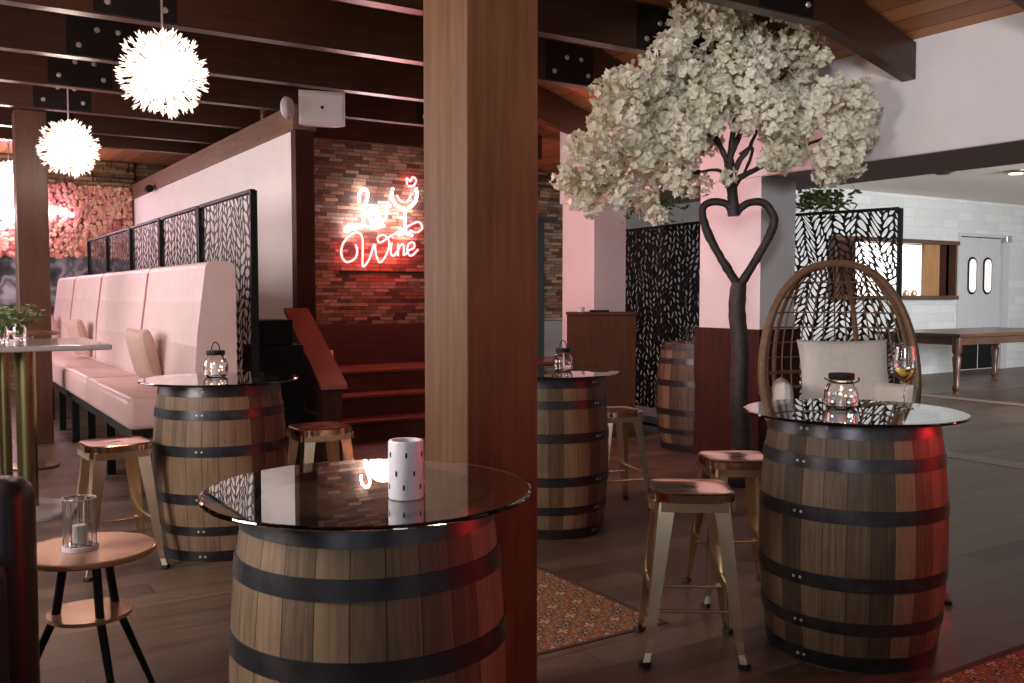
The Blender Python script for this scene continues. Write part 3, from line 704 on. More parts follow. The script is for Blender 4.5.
ST = [((690, 488, 3.60), -YAW - .06, 'gold metal stool in full view at the left of the right-hand barrel, nearest the camera'),
      ((736, 460, 4.28), -YAW + .05, 'gold metal stool tucked partly behind the right-hand barrel, in front of the tree trunk'),
      ((614, 408, 6.05), -YAW + .35, 'gold metal stool half hidden by the barrel right of the wooden pillar'),
      ((115, 443, 4.72), .08, 'gold metal stool between the round copper side table and the banquette barrel'),
      ((320, 428, 5.28), -.03, 'gold metal stool standing before the steps, between the two left barrels')]
s0 = make_stool()
for i, (q, rz, lb) in enumerate(ST):
    s = s0 if i == 0 else copy_tree(s0)
    p = at(*q); s.location = (p.x, p.y, 0); s.rotation_euler = (0, 0, rz); s['label'] = lb; s['group'] = 'gold metal bar stools'
p = onZ(942, 614); s = copy_tree(s0); s.rotation_euler = (0, 0, -YAW + .5); s.location = (p.x - .03, p.y + .26, 0)
s['label'] = 'gold metal stool hidden behind the right-hand barrel but for one foot'; s['group'] = 'gold metal bar stools'

# ------------------------------------------------------------ banquette
t = thing('banquette', 'long pink tufted high-back banquette on dark legs along the black screens', 'banquette', (1.17, 6.6, 0))
seams = [0, 1.85, 4.2, 6.2, 7.9]
for i in range(4):
    y0, y1 = seams[i] + .006, seams[i + 1] - .006
    # back section, rounded top
    prof = [(.44, .62), (.73, .62), (.73, 1.50)]
    for k in range(7): a = PI / 2 * k / 6; prof.append((.67 + .06 * math.cos(a), 1.555 + .055 * math.sin(a)))
    for k in range(7): a = PI / 2 * k / 6; prof.append((.58 - .06 * math.sin(a), 1.55 + .06 * math.cos(a)))
    prof += [(.50, 1.40), (.46, 1.1), (.44, .8)]
    mb = MB().prism(prof, y0, y1, 'XZ')
    mb.build('back_section', MAT['banq'], t, sharp=30)
    if i:
        MB().tube([(prof_x, seams[i], prof_z) for prof_x, prof_z in ((.44, .70), (.455, 1.1), (.495, 1.40), (.515, 1.55), (.55, 1.605), (.62, 1.615))], .010, 6).build('seam_piping', MAT['piping'], t)
    sc = MB().box(0, .45, y0, y1, .47, .69, .045).build('seat_section', MAT['vinyl'], t)
MB().box(.03, .70, .03, 7.87, .41, .47).build('base_rail', MAT['black_frame'], t)
for k in range(9):
    for x in (.07, .62):
        MB().box(x - .03, x + .03, .15 + k * .93, .21 + k * .93, 0, .41).build('leg', MAT['black_frame'], t)
pil = [((155, 350), 6.6 + 1.15, 'pink velvet pillow on the banquette nearest the glass-topped barrel'),
       ((80, 324), 6.6 + 4.6, 'pink velvet pillow in the middle of the banquette'),
       ((53, 322), 6.6 + 7.2, 'pink velvet pillow at the far end of the banquette by the left pillar')]
pme = None
for (q, yy, lb) in pil:
    if pme is None: g = pillow(.42, .42, .13).build('throw_pillow', MAT['pillow'], None); pme = g
    else: g = pme.copy(); col.objects.link(g)
    g.location = (1.17 + .33, yy, .915); g.rotation_euler = (math.radians(-14), 0, -PI / 2); tag(g, lb, 'pillow', 'pink pillows on the banquette')
    g.rotation_euler = (math.radians(14), 0, -PI / 2 + .15)

# ------------------------------------------------------------ other screens
meC = leaf_panel_mesh('perforated_panel', 2.0, 1.95, .05, 15, 30, 9, .03, .026, wob=.03)
a_, b_ = at(622, 250, 10.7), at(712, 250, 9.25)
screen('tall dark red lit leaf-cut screen standing between the two white columns', (a_.x, a_.y, 0), math.atan2(b_.y - a_.y, b_.x - a_.x), 2.0, 1.95, .15, meC, None)
meR = leaf_panel_mesh('perforated_panel', 1.04, 1.95, .085, 5, 36, 21, .02, .012)
a_, b_ = at(783, 250, 8.6), at(898, 250, 7.9)
screen('black leaf-cut privacy screen behind the rattan egg chair', (a_.x, a_.y, 0), math.atan2(b_.y - a_.y, b_.x - a_.x), (b_ - a_).to_2d().length, 1.95, .15, meR, None)

# ------------------------------------------------------------ blossom tree
random.seed(11)
TP = at(741, 475, 6.85); TP.z = 0
RT = Vector((CY, -CX, 0)); FW = Vector((CX, CY, 0))
tree = thing('blossom_tree', 'artificial cream blossom tree with a heart-shaped trunk', 'tree', TP)
def loc_at(px, py, D=6.85): return at(px, py, D) - TP
def rough_tube(pts, r0, r1, n=10):
    P = smoothpath(pts, 6); m = len(P); rs = [(r0 + (r1 - r0) * i / (m - 1)) * (1 + .12 * mnoise.noise(P[i] * 9)) for i in range(m)]
    mb = MB().tube(P, rs, n)
    mb.v = [tuple(Vector(v) + Vector((mnoise.noise(Vector(v) * 30), mnoise.noise(Vector(v) * 30 + Vector((5, 5, 5))), 0)) * .006) for v in mb.v]
    return mb
base = loc_at(741, 470); base.z = 0
mb = rough_tube([Vector((0, 0, 0)), Vector((0.0, .0, .03)), loc_at(741, 440), loc_at(739, 400), loc_at(740, 350), loc_at(737, 310), loc_at(739, 283)], .085, .055, 14)
mb.build('lower_trunk', MAT['bark'], tree)
MB().lathe([(.20, 0), (.20, .025), (.10, .035)], 28).build('base_plate', MAT['black_frame'], tree)
for s_ in (-1, 1):
    k = [(739, 287), (739 + s_ * 12, 268), (739 + s_ * 27, 242), (739 + s_ * 35, 222), (736 + s_ * 33, 208), (736 + s_ * 24, 202), (736 + s_ * 10, 204), (734 + s_ * 1, 214)]
    rough_tube([loc_at(*q) for q in k], .032, .027, 12).build('heart_side', MAT['bark'], tree)
rough_tube([loc_at(734, 216), loc_at(733, 200), loc_at(731, 180), loc_at(729, 160)], .045, .036, 12).build('upper_trunk', MAT['bark'], tree)
BR = [[(730, 185), (722, 172), (712, 170), (700, 172)], [(732, 182), (745, 175), (765, 165), (784, 156), (800, 150)], [(731, 178), (740, 160), (748, 150), (755, 135), (762, 115)],
      [(730, 170), (722, 150), (715, 135), (705, 110), (700, 80)], [(729, 165), (732, 140), (735, 110), (732, 80), (735, 50)], [(728, 163), (735, 145), (748, 120), (770, 90), (790, 70)],
      [(712, 130), (690, 120), (665, 118), (640, 120)], [(704, 150), (680, 145), (650, 150), (620, 160), (590, 175)], [(765, 160), (790, 150), (820, 140), (850, 130)], [(700, 172), (680, 175), (660, 190), (650, 205)],
      [(720, 145), (700, 128), (685, 100), (660, 75)], [(740, 155), (752, 148), (748, 165), (735, 190)]]
for k in BR:
    r0 = .026 if len(k) > 4 else .018
    rough_tube([loc_at(px, py, 6.85 - .012 * i * (1 if px > 740 else .5)) + Vector((0, 0, 0)) for i, (px, py) in enumerate(k)], r0, .007, 7).build('branch', MAT['bark'], tree)
BL = [(700, 28, 35, 32), (715, 10, 38, 18), (765, 18, 26, 18), (640, 85, 28, 18), (635, 110, 35, 22), (690, 120, 30, 22), (745, 28, 42, 32), (795, 58, 30, 26), (765, 50, 25, 25), (665, 62, 28, 24), (620, 98, 30, 24), (655, 95, 30, 25), (692, 82, 45, 33), (745, 85, 42, 33), (800, 105, 42, 32), (850, 108, 28, 28), (850, 145, 30, 28),
      (640, 130, 42, 28), (600, 138, 26, 24), (620, 165, 36, 24), (590, 180, 28, 16), (561, 188, 13, 10), (585, 203, 22, 9), (660, 160, 34, 26), (645, 200, 16, 14), (655, 216, 9, 8), (692, 142, 28, 24), (690, 182, 20, 14), (785, 142, 32, 24), (757, 118, 18, 16), (828, 160, 26, 18), (868, 92, 14, 11), (610, 190, 24, 12), (780, 100, 25, 20), (720, 100, 25, 20), (720, 175, 12, 10)]
cl = []
ceilz = lambda X: (3.38 if X < 4.75 else 3.38 - (X - 4.75) * .31) - .05
for (px, py, rx, ry) in BL:
    xr, _ = ray(px, py); Dm = 5.48 / (CX + xr * CY)
    nlay = max(3, int(rx * ry / 62))
    for k in range(nlay):
        D = min(random.uniform(6.25, 7.0), Dm - random.uniform(0, .25))
        th = random.random() * 2 * PI; rr = math.sqrt(random.random())
        cl.append((at(px + rx * .88 * rr * math.cos(th), py + ry * .88 * rr * math.sin(th), D) - TP, random.uniform(.055, .10) if rx > 15 else .045))
vs = []; fs = []
def petal_flower(c, nrm, r):
    t1 = nrm.orthogonal().normalized(); t2 = nrm.cross(t1); o = len(vs); vs.append(tuple(c))
    n = 5; a0 = random.random() * 6
    for i in range(n):
        a = a0 + 2 * PI * i / n; d = t1 * math.cos(a) + t2 * math.sin(a); sdv = t2 * math.cos(a) - t1 * math.sin(a)
        cup = random.uniform(.15, .75) * r
        p1 = c + d * r * .6 - sdv * r * .42 + nrm * cup * .5; p2 = c + d * r + nrm * cup * random.uniform(.5, 1.3); p3 = c + d * r * .6 + sdv * r * .42 + nrm * cup * .5
        k = len(vs); vs.extend([tuple(p1), tuple(p2), tuple(p3)]); fs.append((o, k, k + 1, k + 2))
for c, R in cl:
    for k in range(int(36 * (R / .08) ** 2)):
        d = Vector((random.gauss(0, 1), random.gauss(0, 1), random.gauss(0, 1))).normalized()
        q = c + d * R * random.uniform(.75, 1.1); W_ = q + TP
        if W_.x > 5.66 or W_.z > ceilz(W_.x) or (W_.z > 3.0 and any(abs(W_.y - y) < .085 for y in YF)): continue
        petal_flower(q, (d + Vector((random.gauss(0, .4), random.gauss(0, .4), random.gauss(0, .4)))).normalized(), random.uniform(.022, .038))
mb = MB(); mb.v = vs; mb.f = fs; mb.sm = [False] * len(fs)
me = bpy.data.meshes.new('blossoms'); me.from_pydata(vs, [], fs); me.materials.append(MAT['petal'])
ob = bpy.data.objects.new('blossoms', me); col.objects.link(ob); ob.parent = tree; ob['kind'] = 'stuff'
print('petals', len(fs))

# ------------------------------------------------------------ hanging greenery on the dining side
def fern(label, px, py, D, wpx, hpx, n):
    c = at(px, py, D); mb = MB(); rnd = random.Random(px)
    sx = wpx * D / 940; sz = hpx * D / 940
    for i in range(n):
        q = Vector((rnd.gauss(0, .35) * sx, rnd.gauss(0, .12), rnd.gauss(0, .3) * sz)); L = rnd.uniform(.05, .10)
        d = Vector((rnd.gauss(0, 1), rnd.gauss(0, .6), rnd.uniform(-1, .3))).normalized(); s_ = d.orthogonal().normalized() * L * .3
        mb.add([q, q + d * L * .5 + s_, q + d * L, q + d * L * .5 - s_], [(0, 1, 2, 3)])
    t = thing('hanging_plant', label, 'plant', (c.x, c.y, c.z))
    mb.build('foliage', MAT['leaf'], t)['kind'] = 'stuff'
    MB().lathe([(.06, -.02), (.09, .06), (.08, .06), (.05, 0)], 20).build('basket', MAT['rattan'], t, (0, 0, 0))
    top = 3.06 if c.x > 6.7 else 2.31
    MB().tube([(0, 0, .05), (0, 0, top - c.z)], .004, 6).build('hanger', MAT['black_frame'], t)
fern('green trailing plant hanging above the black screen behind the egg chair', 820, 200, 9.6, 55, 26, 420)
fern('dark green plant hanging beyond the blossoms above the screen between the white columns', 652, 196, 9.1, 44, 40, 320)

# ------------------------------------------------------------ egg chair
p = at(845, 400, 5.75)
egg = thing('egg_chair', 'rattan egg chair with an open cane shell behind the right-hand barrel', 'chair', (p.x, p.y, 0), -YAW + .04)
def eW(z): return .49 * math.sqrt(max(0, 1 - ((z - .86) / (.715 if z > .86 else .60)) ** 2)) ** .85
def eP(th, z, s=1.0):
    wv = eW(z) * s; return Vector((wv * math.cos(th), .08 + .34 * (z - .86) * .35 + wv * 1.05 * math.sin(th), z))
def zl(z0, z1, n): return [z0 + (z1 - z0) * (.5 - .5 * math.cos(PI * i / n)) for i in range(n + 1)]
Z = zl(.262, 1.574, 26)
rim = [eP(0, z) for z in Z] + [eP(PI, z) for z in reversed(Z)]
MB().tube(rim, .024, 10, closed=True).build('rim', MAT['rattan'], egg)
mb = MB(); mb.tube([eP(0, z, .93) + Vector((0, .04, 0)) for z in Z] + [eP(PI, z, .93) + Vector((0, .04, 0)) for z in reversed(Z)], .012, 7, closed=True); mb.build('inner_rim', MAT['rattan'], egg)
for th in (55, 125):
    MB().tube([eP(math.radians(th), z) for z in Z], .014, 8).build('shell_rib', MAT['rattan'], egg)
mb = MB()
for th in range(8, 180, 9):
    if th in (55, 125): continue
    mb.tube([eP(math.radians(th), z) for z in Z], .0055, 5)
mb.build('upright_canes', MAT['rattan'], egg)
mb = MB()
for z in [.36 + .1 * k for k in range(12)]:
    mb.tube([eP(math.radians(th), z) for th in range(0, 181, 9)], .0055 if z > .9 else .012, 5)
for z in (.42, .45, .48, .51, .54, .57, .6, .63): mb.tube([eP(math.radians(th), z) for th in range(0, 181, 9)], .013, 5)
mb.build('woven_hoops', MAT['rattan'], egg)
MB().lathe([(.30, .0), (.33, .01), (.33, .03), (.30, .04)], 32, closed=True).build('base_ring', MAT['rattan'], egg, (0, .2, .26))
for sx, sy in ((-1, -1), (1, -1), (-1, 1), (1, 1)):
    MB().tube([(sx * .22, .2 + sy * .22, .28), (sx * .28, .2 + sy * .28, 0)], .02, 8).build('leg', MAT['rattan'], egg)
def cush(w_, h_, t_, label, mat, loc, rx, rzz, ry=0):
    g = pillow(w_, h_, t_).build('cushion', mat, None); 
    Mx = Matrix.Translation((p.x, p.y, 0)) @ Matrix.Rotation(-YAW + .04, 4, 'Z') @ Matrix.Translation(loc) @ Matrix.Rotation(rzz, 4, 'Z') @ Matrix.Rotation(rx, 4, 'X') @ Matrix.Rotation(ry, 4, 'Y')
    g.matrix_world = Mx; tag(g, label, 'cushion', 'cushions in the egg chair')
cush(.60, .44, .15, 'large cream back cushion standing in the egg chair', MAT['cushion'], (.115, .30, .875), math.radians(-14), 0)
cush(.62, .50, .13, 'blush seat cushion lying in the bottom of the egg chair', MAT['pink_cushion'], (0, .12, .56), PI / 2, 0)
cush(.38, .26, .12, 'cream side cushion at the left inside the egg chair', MAT['cushion'], (-.35, .12, .72), 0, PI / 2 - .25)
cush(.38, .26, .12, 'cream side cushion at the right inside the egg chair, behind the wine glass', MAT['cushion'], (.35, .12, .70), 0, -PI / 2 + .25)

# ------------------------------------------------------------ podium
P0 = at(570, 312, 9.0); P1 = at(636, 312, 9.02); ang = math.atan2(P1.y - P0.y, P1.x - P0.x); L = (P1 - P0).to_2d().length
t = thing('podium', 'brown wooden host podium between the pillar and the black screen', 'podium', (P0.x, P0.y, 0), ang)
MB().box(0, L, 0, .33, .05, 1.18).build('body', MAT['podium'], t)
MB().box(.02, L - .02, .02, .31, 0, .05).build('plinth', MAT['dark_wood'], t)
MB().box(-.01, L + .01, -.01, .34, 1.18, 1.21, .006).build('top_board', MAT['podium'], t)
Rz = Matrix.Rotation(ang, 4, 'Z')
q = Vector((P0.x, P0.y, 0)) + Rz @ Vector((.30, .16, 1.211))
tag(MB().box(-.09, .09, -.06, .06, 0, .018, .004).build('menu_folder', MAT['black_frame'], None, q, ang), 'thin black folder lying on the host podium', 'folder')
q = Vector((P0.x, P0.y, 0)) + Rz @ Vector((.12, .16, 1.211))
tag(MB().lathe([(.0, 0), (.035, 0), (.04, .05), (.035, .05), (.03, .01), (0, .01)], 20).build('votive_cup', MAT['white_ceramic'], None, q), 'small pale votive cup on the left of the host podium', 'cup')

# ------------------------------------------------------------ dining table
t = thing('dining_table', 'long dark wooden dining table with turned legs before the white brick wall', 'table', (12.05, 7.55, 0))
MB().box(0, 3.05, 0, 1.35, .79, .84, .01).build('tabletop', MAT['table_wood'], t)
MB().box(.08, 2.97, .08, 1.27, .68, .79).build('apron', MAT['table_wood'], t)
for x, y in ((.13, .13), (2.92, .13), (.13, 1.22), (2.92, 1.22)):
    MB().lathe([(.05, 0), (.035, .03), (.06, .08), (.04, .12), (.045, .3), (.062, .5), (.04, .54), (.065, .58), (.065, .79)], 20).build('leg', MAT['table_wood'], t, (x, y, 0))
p = onZ(1024, 366)
t = thing('waste_bin', 'dark tall bin by the white brick wall at the right edge of the view', 'bin', (18.15, 9.55, 0))
MB().lathe([(.20, 0), (.24, .06), (.25, .7), (.26, .95), (.24, 1.1)], 32).build('body', MAT['rubber'], t)
MB().lathe([(.25, 0), (.25, .03), (.15, .12), (0, .14)], 32).build('lid', MAT['rubber'], t, (0, 0, 1.1))
# ceiling fittings of the dining side
p = onZ(943, 172, 3.05)
p = at(943, 171, 10.5); p.z = 3.06
for (px, py, lb) in ((943, 171, 'round dark ceiling speaker over the dining side'), (1016, 171, 'small warm ceiling lamp at the right edge')):
    x_, s_ = ray(px, py); D = (3.06 - CAMH) / s_; q = at(px, py, D)
    t = thing('ceiling_speaker' if px < 1000 else 'ceiling_lamp', lb, 'speaker' if px < 1000 else 'lamp', (q.x, q.y, 3.06))
    MB().lathe([(.0, 0), (.16, 0), (.16, -.015), (.11, -.03), (0, -.03)], 28).build('housing', MAT['olive_wall'] if px < 1000 else MAT['brass'], t)
    MB().lathe([(0, -.031), (.09, -.031), (.085, -.045), (0, -.048)], 24).build('grille' if px < 1000 else 'lens', MAT['black_frame'] if px < 1000 else emis('warm_lens', (1, .7, .45), 3), t)

# ------------------------------------------------------------ front left: side table, armchair, high tables
sp = at(88, 543, 3.05)
t = thing('side_table', 'round two-tier copper-topped side table on black legs beside the black armchair', 'table', (sp.x, sp.y, 0))
MB().lathe([(0, 0), (.205, 0), (.210, .006), (.210, .016), (.205, .02), (0, .02)], 64).build('tabletop', MAT['copper'], t, (0, 0, .53))
MB().lathe([(0, 0), (.13, 0), (.13, .012), (0, .012)], 48).build('lower_shelf', MAT['copper'], t, (0.0, -.01, .33))
for a in (-80, 30, 170):
    a = math.radians(a); d = Vector((math.cos(a), math.sin(a), 0))
    MB().tube([d * .07 + Vector((0, 0, .53)), d * .10 + Vector((0, 0, .34)), d * .25 + Vector((0, 0, 0.004))], [.014, .014, .010], 8).build('leg', MAT['black_frame'], t)
# lantern
def lathe_glass(r, h, th=.003): return [(0, 0), (r, 0), (r, h), (r - th, h), (r - th, th), (0, th)]
q = at(80, 540, 3.03)
t = thing('candle_lantern', 'clear glass candle lantern in a ribbed wire holder on the copper side table', 'lantern', (q.x, q.y, .551))
MB().lathe([(0, 0), (.055, 0), (.055, .014), (0, .014)], 32).build('base', MAT['white_ceramic'], t)
MB().lathe(lathe_glass(.045, .15), 32).build('glass_tube', MAT['glass'], t, (0, 0, .015))
MB().lathe([(0, 0), (.022, 0), (.022, .06), (0, .06)], 20).build('candle', MAT['white_ceramic'], t, (0, 0, .019))
for k in range(14):
    a = 2 * PI * k / 14; MB().tube([(.05 * math.cos(a), .05 * math.sin(a), .014), (.05 * math.cos(a), .05 * math.sin(a), .165)], .0014, 5).build('wire', MAT['steel_kitchen'], t)
MB().lathe([(.048, 0), (.052, 0), (.052, .004), (.048, .004)], 28, closed=True).build('ring', MAT['steel_kitchen'], t, (0, 0, .165))
# armchair
q = at(20, 560, 2.60); x_, _ = ray(38, 560)
ac = thing('armchair', 'black leather armchair cut off by the left edge of the view', 'armchair', (q.x, q.y, 0), -YAW)
MB().box(-.90, 0, -.02, .14, .12, .86, .06).build('backrest', MAT['leather'], ac)
MB().box(-.14, -.005, -.72, -.02, .12, .66, .05).build('armrest', MAT['leather'], ac)
MB().box(-.90, -.77, -.72, -.02, .12, .66, .05).build('armrest', MAT['leather'], ac)
MB().box(-.76, -.15, -.70, -.03, .18, .44, .05).build('seat', MAT['leather'], ac)
for x in (-.85, -.06):
    for y in (-.66, .08): MB().tube([(x, y, 0), (x, y, .12)], .018, 8).build('leg', MAT['black_frame'], ac)
# high table with brass columns
ht = thing('high_table', 'high stone-topped table on stout brass columns at the left edge', 'table', (.40, 6.75, 0))
MB().box(-.75, .635, -.46, .62, 1.035, 1.07, .012).build('tabletop', MAT['stonetop'], ht)
for (x, y, r) in ((-.035, -.20, .034), (.055, -.13, .036), (.18, -.06, .060)):
    MB().lathe([(0, 0), (r, 0), (r, 1.005), (0, 1.005)], 32).build('column', MAT['brass'], ht, (x, y, .03))
MB().lathe([(0, 0), (.34, 0), (.34, .02), (.33, .03), (0, .03)], 56).build('base_plate', MAT['stonetop'], ht, (.10, -.12, 0))
t = thing('round_high_table', 'brown round high table farther back, before the far pillar', 'table', (.76, 8.35, 0))
MB().lathe([(0, 0), (.22, 0), (.225, .015), (.22, .03), (0, .03)], 48).build('tabletop', MAT['brown_top'], t, (0, 0, 1.06))
MB().lathe([(.19, 0), (.19, .02), (.03, .04), (.03, 1.06)], 32).build('pedestal', MAT['brass'], t)
# flower vases
def vase(px, D, lb, seed, n=26):
    q = at(px, 345, D); rnd = random.Random(seed)
    t = thing('flower_vase', lb, 'vase', (q.x, q.y, 1.071))
    MB().lathe([(0, 0), (.035, 0), (.042, .03), (.04, .08), (.028, .11), (.032, .12), (.029, .12), (.024, .11), (.036, .08), (.038, .03), (.03, .005), (0, .005)], 24).build('glass_jar', MAT['glass'], t)
    ms = MB(); ml = MB(); mf = MB()
    for k in range(n):
        a = rnd.random() * 2 * PI; r = rnd.uniform(.02, .15); e = Vector((r * math.cos(a), r * math.sin(a), rnd.uniform(.13, .24)))
        ms.tube([(0, 0, .02), (e.x * .3, e.y * .3, .11), e], .0016, 4)
        for m_ in range(3):
            d = Vector((rnd.gauss(0, 1), rnd.gauss(0, 1), rnd.gauss(0, .5))).normalized(); s_ = d.orthogonal().normalized() * .013; c = e * rnd.uniform(.6, .95) + Vector((0, 0, .02))
            ml.add([c, c + d * .03 + s_, c + d * .055, c + d * .03 - s_], [(0, 1, 2, 3)])
        if k % 2 == 0:
            for m_ in range(7):
                b = m_ * 2 * PI / 7; c = e; d = Vector((math.cos(b), math.sin(b), .5)) * .022; s_ = Vector((-math.sin(b), math.cos(b), 0)) * .008
                mf.add([c, c + d * .6 + s_, c + d, c + d * .6 - s_], [(0, 1, 2, 3)])
    ms.build('stems', MAT['leaf'], t); ml.build('leaves', MAT['leaf'], t); mf.build('flowers', simple('cream_flowers', (.85, .82, .68), .8) if 'cream_flowers' not in bpy.data.materials else bpy.data.materials['cream_flowers'], t)
vase(20, 6.35, 'glass jar of small cream flowers on the high stone table, nearer the pillar', 5)
vase(2, 6.05, 'glass jar of green foliage at the very left edge of the high stone table', 6)

# ------------------------------------------------------------ table top items
p = at(406, 480, 2.20)
t = thing('white_lantern', 'white pierced cylindrical candle lantern on the foreground glass table', 'lantern', (p.x, p.y, .902))
MB().lathe([(0, 0), (.040, 0), (.0415, .003), (.0415, .132), (.040, .136), (.034, .136), (.033, .128), (.036, .120), (.037, .008), (0, .008)], 48).build('shell', MAT['white_ceramic'], t)
for k in range(6):
    for zz, ph in ((.105, 0), (.062, .45), (.03, .9)):
        a = k * PI / 3 + ph - 2.0; R = Matrix.Rotation(a, 4, 'Z')
        MB().box(.0413, .0424, -.0022, .0022, zz - .006, zz + .006, 0).xf(R).build('pierced_slot', MAT['black_frame'], t)
def jar(label, p, r=.055, h=.10, lights=True, hoop='down', lid=True):
    t = thing('lantern_jar', label, 'jar', (p.x, p.y, p.z))
    R_ = r; pr = [(0, 0), (R_ * .75, 0), (R_ * .96, h * .1), (R_, h * .35), (R_ * .98, h * .6), (R_ * .8, h * .85), (R_ * .66, h * .92), (R_ * .66, h), (R_ * .61, h), (R_ * .61, h * .92), (R_ * .75, h * .83), (R_ * .93, h * .6), (R_ * .95, h * .35), (R_ * .9, h * .12), (R_ * .7, .005), (0, .005)]
    MB().lathe(pr, 32).build('glass_body', MAT['glass'], t)
    if lid:
        MB().lathe([(0, 0), (R_ * .74, 0), (R_ * .76, .004), (R_ * .76, .02), (R_ * .74, .024), (0, .024)], 32).build('lid', MAT['black_frame'], t, (0, 0, h))
        pts = []
        for k in range(17):
            a = PI * k / 16
            if hoop == 'down': pts.append((R_ * 1.02 * math.cos(a), -R_ * .85 * math.sin(a), h + .006 - .018 * math.sin(a)))
            else: pts.append((R_ * .35 * math.cos(a), 0, h + .02 + .05 * math.sin(a)))
        MB().tube(pts, .003, 6).build('handle', MAT['black_frame'], t)
    if lights:
        rnd = random.Random(int(p.x * 100))
        MB().lathe([(0, 0), (.018, 0), (.018, h * .5), (0, h * .5)], 16).build('candle', MAT['white_ceramic'], t, (0, 0, .006))
        ml = MB()
        for k in range(9):
            a = rnd.random() * 6.28; rr = R_ * .6; c = (rr * math.cos(a), rr * math.sin(a), rnd.uniform(.02, h * .75)); ml.lathe([(0, -.003), (.003, 0), (0, .003)], 6, c)
        ml.build('fairy_lights', MAT['fairy'], t)
    t.rotation_euler = (0, 0, -YAW); return t
def tz(px, py, D): 
    q = at(px, py, D); q.z = GZ + .001; return q
jar('lidded glass jar lantern with black handle and fairy lights, in front of the egg chair', tz(841, 405, 3.72), .066, .115)
jar('lidded glass jar with upright wire handle on the banquette-side glass table', tz(216, 378, 5.15), .066, .12, True, 'up')
jar('small round glass jar on the glass table right of the pillar', tz(563, 366, 5.55), .058, .11, False, 'up', True)
q = at(692, 338, 8.35)
tag(MB().lathe([(0, 0), (.055, 0), (.06, .15), (.055, .15), (.05, .01), (0, .01)], 28).build('glass_cup', MAT['glass'], None, (q.x, q.y, .953)), 'clear glass cup on the dark bare barrel behind the tree', 'cup')
q = tz(904, 405, 3.72)
t = thing('wine_glass', 'stemmed glass of white wine on the right-hand glass table', 'wine glass', (q.x, q.y, q.z))
g = MB().lathe([(0, 0), (.036, 0), (.036, .002), (.008, .006), (.0035, .015), (.0035, .095), (.01, .105), (.034, .13), (.043, .165), (.042, .20), (.035, .245), (.0338, .245), (.0408, .20), (.0418, .165), (.033, .131), (.009, .107), (0, .106)], 48).build('glass_bowl', MAT['glass'], t)
MB().lathe([(0, .1065), (.009, .1075), (.0329, .1315), (.0412, .160), (0, .160)], 40).build('wine', MAT['wine'], t)

# ------------------------------------------------------------ chandeliers
def make_chandelier():
    t = thing('spiky_chandelier', 'x', 'chandelier'); rnd = random.Random(5)
    MB().tube([(0, 0, 0), (0, 0, .80)], .006, 6).build('cord', MAT['bolt'], t)
    MB().lathe([(0, 0), (.05, 0), (.05, .02), (0, .02)], 20).build('ceiling_cap', MAT['bolt'], t, (0, 0, .775))
    MB().lathe([(.09 * math.sin(PI * i / 12), -.09 * math.cos(PI * i / 12)) for i in range(13)], 24).build('core', MAT['bulb'], t)
    sp_ = MB(); tip = MB(); N = 330
    for i in range(N):
        zz = 1 - 2 * (i + .5) / N; r = math.sqrt(1 - zz * zz); a = i * 2.39996 + rnd.gauss(0, .1)
        d = Vector((r * math.cos(a), r * math.sin(a), zz)); L_ = rnd.uniform(.19, .255); c = d * L_
        sp_.tube([d * .085, d * (L_ - .03)], .0022, 4)
        for m_ in range(3):
            e = (d + Vector((rnd.gauss(0, .35), rnd.gauss(0, .35), rnd.gauss(0, .35)))).normalized(); b = c - d * .045; s_ = e.orthogonal().normalized() * .0055
            u_ = e.cross(s_)
            tip.add([b - s_ * .3, b + e * .03 + s_, b + e * .052, b + e * .03 - s_, b + e * .03 + u_, b + e * .03 - u_], [(0, 1, 2), (0, 2, 3), (0, 4, 2), (0, 2, 5)])
    sp_.build('spokes', MAT['crystal'], t); tip.build('crystal_tips', MAT['crystal'], t)
    return t
CH = [(at(163, 73, 5.2), 'spiky ball chandelier nearest the camera, the largest of the row'), (at(69, 148, 7.8), 'spiky ball chandelier in the middle of the row, above the banquette'), (at(9, 180, 10.6), 'spiky ball chandelier farthest back, beside the far pillar at the left edge')]
c0 = make_chandelier()
for i, (p, lb) in enumerate(CH):
    c = c0 if i == 0 else copy_tree(c0)
    c.location = p; c['label'] = lb; c['group'] = 'spiky ball chandeliers'
    if i == 2: c.scale = (.95,) * 3
    lamp('POINT', 'chandelier_light', (p.x, p.y, p.z), (135, 135, 130)[i], (1, .80, .70), shadow_soft_size=.10)

# ------------------------------------------------------------ speakers and camera
q = at(322, 110, 8.1)
t = thing('wall_speaker', 'white box loudspeaker mounted above the stone wall corner', 'loudspeaker', (q.x, q.y, 2.82), -YAW + .30)
def frust(w0, w1, d, h):
    return MB().add([(-w0 / 2, 0, 0), (w0 / 2, 0, 0), (w1 / 2, d, .02), (-w1 / 2, d, .02), (-w0 / 2, 0, h), (w0 / 2, 0, h), (w1 / 2, d, h - .02), (-w1 / 2, d, h - .02)], [(3, 2, 1, 0), (4, 5, 6, 7), (0, 1, 5, 4), (1, 2, 6, 5), (2, 3, 7, 6), (3, 0, 4, 7)])
frust(.39, .28, .2, .29).build('cabinet', MAT['speaker_w'], t)
MB().box(-.18, .18, -.012, 0, .015, .275, .006).build('grille', MAT['speaker_w'], t)
MB().lathe([(0, 0), (.014, 0), (.014, .006), (0, .006)], 14).xf(Matrix.Rotation(PI / 2, 4, 'X')).build('badge', MAT['black_frame'], t, (0, -.012, .15))
MB().box(-.03, .03, .19, .26, .10, .20).build('bracket', MAT['black_frame'], t)
q = at(284, 108, 8.0)
t = thing('round_speaker', 'small round white speaker beside the box loudspeaker, seen almost edge-on', 'loudspeaker', (q.x, q.y, q.z), -YAW + 1.38)
